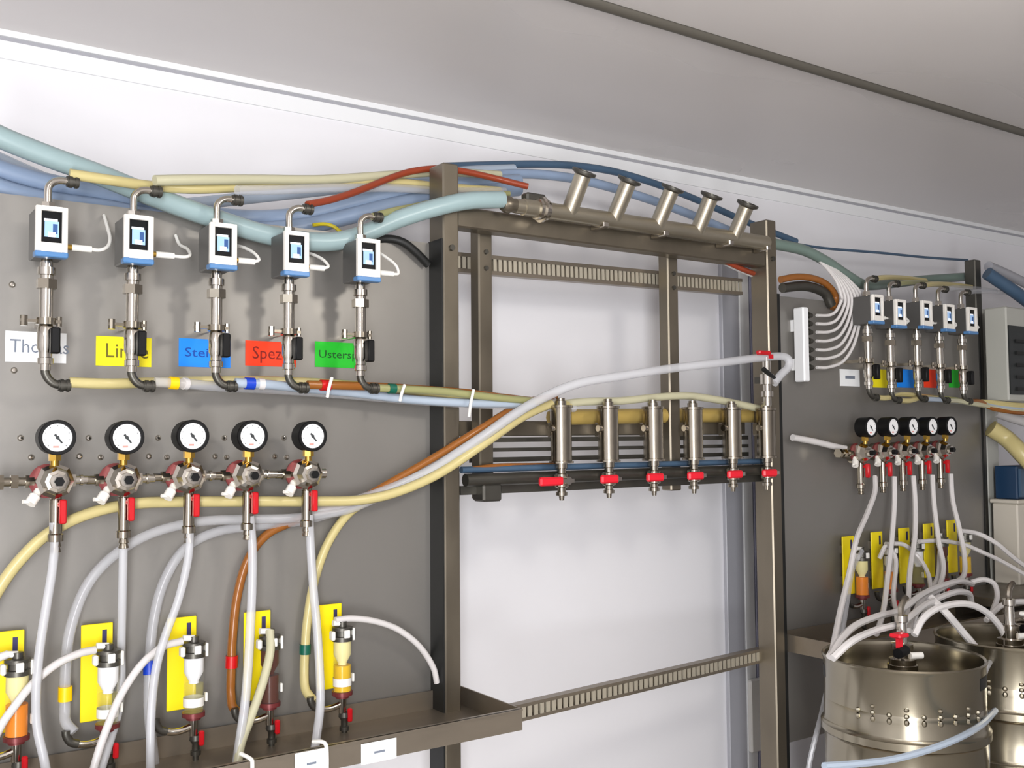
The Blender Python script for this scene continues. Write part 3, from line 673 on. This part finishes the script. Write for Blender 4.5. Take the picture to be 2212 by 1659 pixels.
GD = 'product hoses leaving the near meter bottoms'
hose([(150, 826, .075), (240, 829, .075), (330, 826, .045), (450, 822, .03), (620, 824, .03), (760, 832, .035), (900, 845, .04), (1000, 856, .058), (1090, 862, .06), (1150, 868, .05), (1230, 874, .03)], .0085, 'h_beige',
     'beige hose leaving the bottom elbow of the leftmost near meter', GD)
hose([(334, 825, .075), (400, 829, .075), (480, 836, .055), (600, 842, .03), (740, 852, .03), (880, 864, .04), (1000, 872, .058), (1090, 876, .06), (1160, 880, .05), (1240, 882, .03)], .0085, 'h_clear',
     'clear hose with yellow sleeve leaving the second near meter', GD, rings=[(0, .62, 'ring_yellow', .0105, .014), (1, .0, 'h_white', .010, .008)])
hose([(508, 827, .075), (570, 830, .075), (650, 838, .055), (760, 848, .05), (880, 862, .055), (1000, 870, .066), (1090, 872, .068), (1150, 874, .06)], .0085, 'h_blueclear',
     'pale blue hose with blue sleeve leaving the third near meter', GD, rings=[(0, .5, 'ring_blue', .0105, .016), (0, .9, 'h_white', .010, .010)])
hose([(664, 831, .075), (740, 833, .075), (830, 836, .06), (920, 842, .055), (1000, 848, .066), (1080, 858, .068), (1150, 866, .06)], .008, 'h_brown',
     'brown hose with red sleeve leaving the fourth near meter', GD, rings=[(0, .5, 'ring_red', .0100, .018)])
hose([(812, 838, .075), (880, 841, .075), (950, 845, .072), (1020, 853, .076), (1090, 861, .076), (1150, 866, .066)], .0075, 'h_green',
     'olive hose with green sleeve leaving the fifth near meter', GD, rings=[(0, .5, 'ring_green', .0095, .014)])
for (x, y0, y1, w) in ((711, 816, 858, 'beside the red sleeve'), (868, 832, 866, 'beside the green sleeve'), (1017, 842, 900, 'in front of the hanging bar')):
    a = at(x + 6, y0, .09); b = at(x, (y0 + y1) / 2, .095); c_ = at(x - 4, y1, .09)
    o = MB().tube([a, b, c_], .003, n=8, sub=4).build('cable_tie', 'white'); tag(o, 'white cable tie holding the hose bundle ' + w, 'cable tie', 'white cable ties on the hoses')

GRt = 'product hoses curving down to the near foam detectors'
hose([(1190, 872, .05), (1130, 900, .07), (1050, 955, .085), (950, 1022, .075), (860, 1062, .06), (780, 1080, .05), (690, 1083, .045), (560, 1083, .045), (400, 1084, .045), (290, 1088, .045), (190, 1110, .045), (105, 1152, .045), (45, 1208, .045), (0, 1268, .045), (-40, 1340, .045)], .0092, 'h_beige',
     'long beige hose sweeping left below the dials to the left frame edge', GRt)
hose([(1200, 868, .04), (1130, 893, .06), (1045, 945, .075), (945, 1010, .065), (855, 1056, .05), (760, 1098, .038), (690, 1112, .036), (620, 1120, .036), (520, 1122, .034), (420, 1128, .032), (320, 1155, .03), (240, 1205, .03), (185, 1270, .03), (152, 1360, .03), (142, 1440, .03), (140, 1530, .03), (142, 1560, .04), (160, 1582, .05)], .0085, 'h_clear',
     'clear hose with yellow sleeve hanging left of the second near foam detector', GRt, rings=[(14, .65, 'ring_yellow', .0105, .022)])
hose([(1210, 866, .03), (1140, 884, .05), (1050, 936, .066), (950, 1000, .056), (850, 1050, .036), (740, 1100, .020), (650, 1126, .018), (560, 1136, .018), (470, 1148, .018), (400, 1185, .018), (355, 1255, .018), (332, 1340, .018), (323, 1440, .02), (322, 1540, .03), (330, 1620, .03), (340, 1700, .03)], .0085, 'h_clear',
     'clear hose with blue sleeve hanging left of the third near foam detector', GRt, rings=[(12, .02, 'ring_blue', .0105, .022)])
hose([(1200, 856, .03), (1130, 872, .05), (1045, 922, .066), (945, 984, .052), (855, 1036, .04), (770, 1082, .030), (690, 1104, .022), (630, 1128, .018), (575, 1156, .018), (535, 1210, .018), (512, 1290, .018), (502, 1380, .018), (499, 1460, .018), (499, 1500, .018), (505, 1530, .03), (540, 1558, .05)], .0078, 'h_brown',
     'brown hose with red sleeve hanging left of the fourth near foam detector', GRt, rings=[(11, .62, 'ring_red', .0105, .020)])
hose([(1205, 870, .04), (1140, 890, .055), (1050, 940, .066), (950, 1004, .054), (860, 1054, .036), (790, 1084, .024), (745, 1118, .02), (705, 1180, .018), (678, 1260, .018), (664, 1340, .018), (659, 1400, .018), (657, 1450, .018), (660, 1490, .03), (680, 1516, .05)], .0082, 'h_beige',
     'beige hose with green sleeve hanging left of the rightmost near foam detector', GRt, rings=[(10, .05, 'ring_green', .0102, .017)])
# white return hose across the gap
hose([(668, 1110, .030), (750, 1088, .034), (850, 1053, .046), (930, 1016, .062), (990, 978, .075), (1050, 938, .088), (1110, 896, .09), (1170, 861, .09), (1250, 828, .09), (1350, 811, .09), (1450, 796, .09), (1560, 783, .09), (1640, 773, .09), (1688, 770, .095), (1704, 778, .10), (1702, 794, .10), (1688, 808, .10), (1672, 828, .10)], .0100, 'h_milky',
     'thick white hose crossing the gap and bending down at the second post')
hose([(1180, 878, .03), (1260, 868, .03), (1340, 866, .03), (1420, 858, .03), (1480, 855, .03), (1540, 862, .03), (1610, 876, .03), (1650, 886, .03)], .009, 'h_cream',
     'cream hose lying along the tops of the upright valves', None)
hose([(1190, 902, -.02), (1300, 900, -.02), (1420, 898, -.02), (1540, 897, -.02), (1640, 898, -.02)], .018, 'h_ochre',
     'thick ochre hose behind the tops of the upright valves', None)
hose([(1020, 1012, .02), (1080, 1006, .02), (1150, 1005, .01), (1210, 1004, 0)], .005, 'h_brown', 'thin amber hose lying on the header pipe', None)

o = hose([(770, 528, -.01), (830, 516, .0), (868, 522, .012), (898, 544, .015), (925, 572, .012)], .008, 'black_and_shade', 'dark rubber hose bending over the top right corner of the near panel')
p = at(1658, 876, .085)
t = empty('stop_valve', (p.x, D0 - .085, p.z), 'small chrome stop valve with red lever on the second post under the white hose', 'valve')
hv = at(1655, 772, .085).z - p.z
MB().lathe((0, 0, 0), (0, 0, 9), [(0, .010), (.02, .010), (.021, .015), (.034, .015), (.035, .010), (.05, .010), (.051, .017), (.075, .017), (.076, .010), (hv, .010)], 14).build('body', 'chrome', t)
MB().tube([(.0, 0, .052), (.008, -.014, .066), (-.03, -.016, .086)], .006, n=8, spline=False).build('bracket', 'black_and_shade', t)
MB().box((-.048, -.022, hv + .004), (-.006, -.008, hv + .014), .003).box((-.01, -.018, hv - .004), (.004, -.010, hv + .006)).build('lever', 'red', t)
MB().box((-.004, .01, .054), (.004, .036, .07)).build('stem', 'darksteel', t)
# clear hoses hanging from the regulators
GC = 'clear gas hoses hanging from the near regulators'
dn = [[(116, 1128, .068), (118, 1170, .068), (113, 1230, .075), (100, 1310, .085), (86, 1400, .09), (78, 1490, .09), (80, 1570, .09), (95, 1640, .1), (110, 1720, .1)],
      [(268, 1125, .068), (266, 1200, .06), (264, 1300, .05), (262, 1400, .03), (262, 1470, .03), (255, 1540, .04), (225, 1640, .08), (200, 1720, .1)],
      [(410, 1118, .068), (409, 1180, .07), (402, 1230, .075), (384, 1300, .08), (358, 1370, .085), (338, 1440, .09), (328, 1520, .09), (325, 1600, .1), (325, 1700, .1)],
      [(540, 1115, .068), (545, 1180, .07), (545, 1260, .08), (541, 1350, .09), (536, 1440, .1), (528, 1530, .11), (515, 1620, .12), (505, 1700, .13)],
      [(668, 1112, .068), (671, 1180, .07), (676, 1260, .08), (684, 1350, .09), (690, 1440, .10), (692, 1520, .11), (684, 1590, .13), (676, 1640, .15)]]
for i, P in enumerate(dn):
    hose(P, (.0068, .0068, .0068, .0076, .0076)[i], 'h_milky', 'clear hose hanging down from the %s near regulator' % ('leftmost', 'second', 'middle', 'fourth', 'rightmost')[i], GC)
GV = 'clear vent hoses from the near foam detectors'
hose([(205, 1404, .052), (170, 1412, .06), (120, 1436, .07), (70, 1478, .075), (30, 1528, .08), (0, 1572, .08), (-30, 1640, .08)], .0062, 'h_white', 'clear vent hose arching left from the second near foam detector to the frame edge', GV)
hose([(393, 1385, .052), (350, 1398, .06), (305, 1436, .07), (262, 1500, .08), (232, 1570, .09), (208, 1640, .1), (190, 1720, .1)], .0062, 'h_white', 'clear vent hose arching left from the third near foam detector', GV)
hose([(583, 1362, .06), (584, 1405, .075), (572, 1460, .09), (556, 1510, .10), (538, 1560, .11), (520, 1610, .12), (508, 1680, .13)], .0075, 'h_cream', 'vent hose with amber drink slanting across the dark foam detector', GV)
hose([(724, 1340, .052), (760, 1336, .05), (810, 1342, .045), (860, 1360, .04), (905, 1395, .035), (935, 1440, .03), (944, 1475, .03)], .006, 'h_white', 'clear vent hose arching right from the rightmost near foam detector to the first post', GV)
hose([(-30, 1440, .052), (-10, 1424, .052), (18, 1413, .052)], .0062, 'h_white', 'clear vent hose entering the amber foam detector at the frame edge', GV)
for (P, w) in (([(676, 1602, .2), (700, 1604, .222), (706, 1625, .227), (706, 1700, .226)], 'over the tray front beside the printed card'), ([(520, 1628, .2), (542, 1640, .222), (545, 1655, .227), (545, 1720, .226)], 'over the tray front near the bottom frame edge')):
    o = MB().tube(H(*P), .0032, n=8, sub=4).build('cable_tie', 'white'); tag(o, 'white cable tie ' + w, 'cable tie', 'white cable ties on the tray')

# ------------------------------------------------------------------ hose splitter and its hoses
sa = at(1738, 662, .05); sb = at(1756, 824, .05)
sp = empty('hose_splitter', (sa.x, D0, sb.z), 'upright pale plastic splitter block with a column of outlets on the far panel', 'splitter')
so = Vector(sp.location)
o = MB().box((sa.x, D0 - .045, sb.z), (sa.x + .022, D0 - .012, sa.z), .003).box((sa.x + .004, D0 - .013, sb.z + .03), (sa.x + .018, D0, sb.z + .06)).box((sa.x + .004, D0 - .013, sa.z - .06), (sa.x + .018, D0, sa.z - .03)).build('block', 'trim_white', sp); o.location = -so
ys_ = [682, 700, 718, 737, 756, 775, 794]
for k, y in enumerate(ys_):
    q = at(1757, y, .03)
    o = MB().cyl((sa.x + .020, D0 - .03, q.z), (sa.x + .05, D0 - .03, q.z), .006, n=10).cyl((sa.x + .036, D0 - .03, q.z), (sa.x + .041, D0 - .03, q.z), .0085, n=10).build('outlet', 'darksteel', sp); o.location = -so
ordn = ('topmost', 'second', 'third', 'fourth', 'fifth', 'sixth', 'lowest')
for k, y in enumerate(ys_):
    q = at(1757, y, .03)
    b = k * 8.5
    hose([(1764, proj((sa.x + .045, D0 - .03, q.z))[1], .03), (1790, y - 1, .032), (1806 + b * .35, y - 10 - k, .036), (1818 + b * .62, y - 34 - b * .6, .04), (1818 + b * .85, 640 - k * 1 + (y - 682) * .1, .045), (1806 + b * .62, 606 + k * .5, .04), (1782 + b * .4, 575 + k, .035), (1752 + b * .3, 548 + k * .6, .03)], .0042, 'h_white',
         '%s of the clear hoses curling up from the splitter block' % ordn[k], 'clear hoses from the splitter', n=8)
hose([(1645, 523, .03), (1690, 530, .03), (1740, 542, .03), (1790, 568, .03), (1835, 598, .02), (1872, 616, .0), (1930, 612, -.05), (2000, 604, -.06), (2085, 598, -.07)], .014, 'h_teal_dark', 'thick grey-green hose running from the second post down towards the far meters')
hose([(1690, 522, -.15), (1780, 536, -.15), (1900, 546, -.15), (2000, 556, -.15), (2090, 562, -.15)], .004, 'h_navy', 'thin dark cable stretched along the wall towards the last post', None, 'cable', cat='cable', n=8)
hose([(1686, 604, .02), (1720, 598, .02), (1755, 601, .02), (1785, 614, .015), (1805, 640, .01), (1800, 668, .01)], .009, 'h_brown', 'brown hose curling over the top of the far panel beside the splitter')
hose([(1690, 622, .01), (1740, 618, .012), (1780, 632, .01), (1796, 660, .01)], .013, 'darksteel', 'dark hose curling beneath the brown one beside the splitter')
o = hose([(1530, 548, .02), (1570, 566, .02), (1610, 584, .015), (1650, 598, -.01)], .0065, 'h_red', 'red-brown hose dipping under the top rail at the second post')
hose([(1540, 553, .0), (1580, 575, .0), (1620, 592, .0), (1650, 604, -.02)], .006, 'h_white', 'clear hose dipping under the top rail at the second post')
GE = 'product hoses from the far meter tops'
for i, ((x, y), m) in enumerate(zip(MR, ('h_beige', 'h_green', 'h_beige', 'h_clear', 'h_clear'))):
    q = proj(at(x, y, .11) + Vector((.036, .035, .084)))
    hose([(q[0], q[1], .075), (q[0] + 22, q[1] - 3, .05), (q[0] + 60, q[1] - 2, .0), (q[0] + 110, q[1] + 4, -.03)], .0075, m, 'short hose leaving the top of the %s far meter' % names[i].replace('most', '-hand'), GE, n=8)
GE = 'product hoses from the far meter bottoms'
for i, ((x, y), m) in enumerate(zip(MR, ('h_beige', 'h_beige', 'h_blueclear', 'h_cream', 'h_brown'))):
    q = proj(at(x, y, .11) + Vector((.028, .035, -.233)))
    pts = [(q[0], q[1], .075), (q[0] + 25, q[1] + 1, .07)]
    xx = q[0] + 55
    while xx < 2110: pts.append((xx, 852 + (xx - 1950) * .10 + i * 1.5, .05 + i * .008)); xx += 50
    pts += [(2140, 869 + i * 3, .07), (2190, 874 + i * 4, .09), (2260, 878 + i * 4, .10)]
    hose(pts, .0072, m, 'hose leaving the bottom of the %s far meter and running out to the right' % names[i].replace('most', '-hand'), GE, n=8)
hose([(1712, 945, .03), (1760, 954, .03), (1810, 966, .035), (1858, 975, .05)], .0085, 'h_white', 'white gas hose feeding the far row of regulators from the second post')
o = MB().hexnut(at(1838, 992, .05), at(1868, 992, .05), .011).build('pipe_plug', 'satin'); tag(o, 'short steel plug below the white gas hose by the far regulators', 'fitting')

# ------------------------------------------------------------------ kegs
def keg(x, y, label, r=.160, zt=0.745, zb=.144):
    t = empty('beer_keg', (x, y, zb), label, 'keg', 'steel kegs below the far panel')
    h = zt - zb
    hoop = lambda z: [(z - .016, r * .985), (z - .010, r * 1.0), (z - .007, r * 1.03), (z + .007, r * 1.03), (z + .010, r * 1.0), (z + .016, r * .985)]
    prof = [(.0, r * .94), (.045, r * .955), (.055, r * .93), (.075, r * .97), (.10, r * .985)] + hoop(h - .25) + hoop(h - .142) + [(h - .10, r * .985), (h - .075, r * .97), (h - .06, r * .92), (h - .05, r * .7), (h - .047, r * .4), (h - .046, .03)]
    b = MB().lathe((0, 0, 0), (0, 0, 9), prof, 48); body = b.build('body', 'keg', t)
    em = MB()
    for k in range(9):
        w = math.radians(-178 + k * 11.5); c, s = math.cos(w), math.sin(w); rr = r * .9795
        zz = h - .088
        for j in range(2 + k % 2):
            em.ball((c * rr, s * rr, zz + .012 * j - .008), .0055, 6, 4, (1, 1, 1.2 - .2 * j))
    em.build('embossing', 'keg', body)['kind'] = 'stuff'
    tc = MB().lathe((0, 0, 0), (0, 0, 9), [(h - .085, r * .982), (h - .008, r * .985), (h - .004, r * 1.0), (h, r * 1.005), (h + .003, r * .99), (h, r * .965), (h - .008, r * .955), (h - .07, r * .945)], 48, cap=False)
    ch = tc.build('top_chime', 'keg', t)
    for w0 in (-60, 120):
        g = MB(); vs = []; n = 10
        for k in range(n + 1):
            w = math.radians(w0 - 22 + 44 * k / n)
            for zz in (h - .045, h - .022): vs.append((math.cos(w) * r * .9862, math.sin(w) * r * .9862, zz))
        g.add(vs, [(2 * k, 2 * k + 2, 2 * k + 3, 2 * k + 1) for k in range(n)]); g.build('hand_hole', 'black_and_shade', ch)
    MB().lathe((0, 0, h - .047), (0, 0, 9), [(0, .034), (.02, .03), (.03, .03), (.031, .02)], 20).build('neck', 'satin', t)
    return t
kz = 2.135
def camp(px, depth): 
    v = FW * depth + RT * ((px - CX) / F * depth); return EYE + v
kc = camp(1933, kz); K1 = (kc.x, kc.y)
ktop = (EYE + ray(1938, 1410) * (kz)).z
k1 = keg(K1[0], K1[1], 'nearer steel keg with a red-tabbed coupler on top, below the far panel', zt=ktop)
K2 = (K1[0] + .372, K1[1] - .02)
k2 = keg(K2[0], K2[1], 'steel keg cut off by the right frame edge beside the nearer keg', zt=ktop)
pal = empty('pallet', (K1[0] + .2, K1[1], 0), 'low wooden pallet on the floor under the two kegs', 'pallet')
for k in range(5): MB().box((-.5, -.26 + k * .11, .118), (.6, -.26 + k * .11 + .09, .144)).build('plank', 'wood', pal)
for k in range(3): MB().box((-.5 + k * .5, -.26, 0), (-.4 + k * .5, .27, .118)).build('bearer', 'wood', pal)
def coupler(x, y, z, label, grip=True):
    t = empty('keg_coupler', (x, y, z), label, 'coupler', 'couplers on the kegs')
    MB().lathe((0, 0, 0), (0, 0, 9), [(0, .027), (.012, .027), (.014, .018), (.03, .018), (.032, .022), (.042, .022), (.044, .012), (.085, .010), (.087, .014), (.10, .014)], 16).build('body', 'chrome', t)
    sx = -1 if grip else 1
    MB().tube([(0, 0, .05), (sx * .02, -.012, .052), (sx * .03, -.016, .05)], .006, n=8).build('lever', 'satin', t)
    MB().cyl((sx * .018, -.020, .034), (sx * .052, -.026, .032), .0105, n=12).build('grip', 'black', t)
    MB().box((sx * .022, -.034, .062), (sx * .056, -.008, .071), .003).box((sx * .032, -.024, .040), (sx * .044, -.016, .063)).build('tab', 'red_bright' if grip else 'white', t)
    MB().tube([(0, 0, .095), (0, 0, .115), (.008, 0, .128), (.02, 0, .134)], .0065, n=8).build('outlet', 'satin', t)
    MB().cyl((0, -.018, .02), (.024, -.03, .02), .007, n=10).build('gas_inlet', 'white', t)
zk = ktop - .047 + .031 - .001
coupler(K1[0], K1[1], zk, 'keg coupler with black grip and red tab on the nearer keg')
coupler(K2[0], K2[1], zk, 'keg coupler on the keg cut by the right frame edge', False)

GK = 'tangled clear hoses above the kegs'
def kh(pts, lab, r=.0068, m='h_white'): hose(pts, r, m, lab, GK, n=8)
zr_ = .1
kh([(1890, 1030, .07), (1889, 1065, .09), (1872, 1112, .12), (1850, 1165, .16), (1834, 1240, .2), (1815, 1320, .26), (1800, 1395, .32), (1790, 1440, .30)], 'clear hose from the first far regulator slanting down left of the keg')
kh([(1932, 1030, .07), (1932, 1090, .08), (1926, 1170, .11), (1917, 1250, .15), (1908, 1320, .2), (1893, 1370, .24)], 'clear hose from the second far regulator hanging straight')
kh([(1973, 1028, .07), (1977, 1090, .08), (1976, 1160, .11), (1966, 1230, .15), (1962, 1300, .2), (1958, 1350, .26)], 'clear hose from the third far regulator hanging to the coupler')
kh([(2014, 1026, .07), (2018, 1090, .08), (2028, 1170, .11), (2038, 1230, .15), (2020, 1290, .2), (1995, 1330, .26)], 'clear hose from the fourth far regulator bending back to the left')
kh([(2054, 1024, .07), (2058, 1080, .08), (2072, 1140, .11), (2083, 1200, .14), (2080, 1246, .18), (2040, 1268, .22), (1990, 1300, .26), (1972, 1350, .3)], 'clear hose from the fifth far regulator curving round to the left')
kh([(1792, 1418, .42), (1815, 1382, .40), (1850, 1350, .38), (1900, 1330, .36), (1945, 1318, .34), (2000, 1280, .3), (2068, 1256, .26), (2100, 1262, .2)], 'upper of two clear hoses rising right over the keg rim', .0075)
kh([(1798, 1422, .46), (1840, 1385, .46), (1890, 1362, .44), (1950, 1344, .42), (2000, 1306, .38), (2060, 1280, .34), (2092, 1282, .3), (2098, 1300, .28)], 'lower of two clear hoses rising right over the keg rim', .0075)
kh([(1975, 1372, .46), (1995, 1335, .46), (2030, 1312, .46), (2085, 1304, .46), (2130, 1322, .46), (2165, 1362, .46), (2182, 1410, .46), (2184, 1440, .46)], 'big clear arch between the two kegs', .0075)
kh([(2010, 1290, .36), (2045, 1325, .4), (2080, 1366, .42), (2108, 1400, .44), (2118, 1424, .44)], 'clear hose slanting down right behind the big arch', .0085)
kh([(2098, 1258, .2), (2125, 1252, .22), (2148, 1262, .24), (2154, 1290, .26), (2144, 1320, .28)], 'small clear loop right of the far foam detectors')
kh([(2130, 1340, .36), (2160, 1310, .36), (2195, 1300, .36), (2260, 1302, .36)], 'clear hose leaving to the right above the second keg')
kh([(2070, 1146, .06), (2110, 1152, .08), (2150, 1172, .12), (2190, 1205, .14), (2250, 1250, .16)], 'upper clear hose crossing in front of the ivory box')
kh([(1985, 1170, .07), (2030, 1168, .08), (2080, 1176, .08), (2120, 1192, .12), (2170, 1216, .14), (2250, 1262, .18)], 'lower clear hose crossing in front of the ivory box', .006)
kh([(1930, 1174, .07), (1955, 1178, .08), (1985, 1205, .1), (2005, 1240, .14), (2012, 1285, .2)], 'thin clear hose curving from the second far foam detector', .006)
kh([(1862, 1190, .07), (1842, 1230, .1), (1830, 1300, .16), (1818, 1370, .22), (1800, 1430, .25), (1775, 1540, .25), (1750, 1640, .25), (1742, 1700, .25)], 'clear hose hanging past the left side of the keg to the bottom edge', .006, 'h_clear')
kh([(1900, 1205, .07), (1915, 1180, .09), (1935, 1210, .1), (1930, 1290, .16), (1945, 1330, .24), (1985, 1345, .3)], 'clear hose looping under the second far foam detector', .006)
kh([(2030, 1190, .09), (2024, 1250, .14), (1990, 1295, .22), (1975, 1325, .3), (1964, 1362, .42)], 'clear hose running down onto the coupler', .006)
kh([(1780, 1655, .66), (1850, 1650, .665), (1930, 1640, .67), (2010, 1618, .67), (2075, 1592, .66), (2122, 1564, .62), (2150, 1535, .56)], 'pale blue hose drooping across the front of the nearer keg', .0062, 'h_blueclear')
kh([(2145, 1420, .5), (2128, 1450, .52), (2118, 1500, .53), (2126, 1550, .53), (2132, 1620, .53), (2130, 1700, .53)], 'clear hose dropping between the two kegs', .006, 'h_clear')

# ------------------------------------------------------------------ things at the right frame edge
XD = at(2140, 760, .0).x
cb = empty('control_cabinet', (XD, D0, at(2150, 862, .02).z), 'grey control cabinet with dark louvred front at the right frame edge', 'cabinet')
co = Vector(cb.location)
def Pc(mb, n, m):
    o = mb.build(n, m, cb); o.location = -co; return o
zt_ = at(2178, 662, .10).z; zb_ = at(2178, 866, .10).z
xl = at(2176, 760, .10).x
Pc(MB().box((xl, D0 - .10, zb_), (xl + .7, D0 - .03, zt_), .004), 'body', 'cabinet')
xm = at(2181, 760, .104).x
Pc(MB().box((xm, D0 - .104, at(2185, 852, .104).z), (xl + .68, D0 - .0995, at(2185, 703, .104).z)), 'front_panel', 'cabinet_dark')
for k in range(5):
    zz = at(2190, 735 + k * 26, .108).z
    Pc(MB().box((xm + .03, D0 - .1085, zz - .006), (xl + .6, D0 - .1035, zz + .004)), 'louvre', 'black_and_shade')
Pc(MB().box((at(2139, 760, .0).x, D0 + .02, zb_ - .7), (at(2164, 760, .0).x, D0 + .06, zt_ + .01), .003), 'support_post', 'cabinet')
hose([(2132, 590, .0), (2165, 612, .02), (2200, 636, .04), (2270, 690, .06)], .02, 'h_navy', 'thick dark blue hose sloping down over the control cabinet')
hose([(2135, 575, -.06), (2170, 590, -.06), (2215, 612, -.06), (2280, 648, -.06)], .016, 'trim_grey', 'grey hose sloping down behind the dark blue one')
hose([(2140, 925, .02), (2175, 948, .05), (2212, 985, .10), (2270, 1050, .14)], .026, 'h_beige', 'thick straw-yellow hose dropping at the right frame edge below the cabinet')
hose([(2150, 890, -.02), (2185, 902, .0), (2230, 915, .02), (2280, 926, .02)], .016, 'h_white', 'short white hose below the cabinet at the right frame edge')
zs = at(2160, 1268, .06).z
tb_ = empty('side_table', (XD, D0, zs - .03), 'steel side table at the right frame edge carrying an ivory box', 'table')
to = Vector(tb_.location)
xt0 = at(2168, 1290, .20).x
def Ptb(mb, n, m='frame'):
    o = mb.build(n, m, tb_); o.location = -to; return o
Ptb(MB().box((xt0, D0 - .2, zs - .025), (xt0 + .9, D0 - .005, zs), .003), 'table_top')
for xx in (xt0 + .01, xt0 + .86):
    for yy in (D0 - .19, D0 - .05): Ptb(MB().box((xx, yy, 0), (xx + .03, yy + .03, zs - .025)), 'leg')
xb0 = at(2186, 1170, .06).x
bx = empty('storage_box', (xb0 + .2, D0 - .03, zs), 'ivory storage box on the side table at the right frame edge', 'box')
bt = at(2160, 1090, .06).z - zs
MB().box((-.2, -.05, 0), (.35, .03, bt), .004).build('body', 'crate', bx)
MB().box((-.205, -.055, bt), (.355, .035, bt + .012), .003).build('lid', 'crate', bx)
nb = empty('blue_crate', (xb0 + .22, D0 - .03, zs + bt + .012), 'dark blue ribbed crate on top of the ivory box', 'crate')
nh = at(2160, 1008, .06).z - (zs + bt + .012)
MB().box((-.2, -.04, 0), (.3, .03, nh), .003).build('body', 'navy', nb)
for k in range(5): MB().box((-.19 + k * .07, -.048, .008), (-.165 + k * .07, -.0395, nh - .008)).build('rib', 'h_navy', nb)
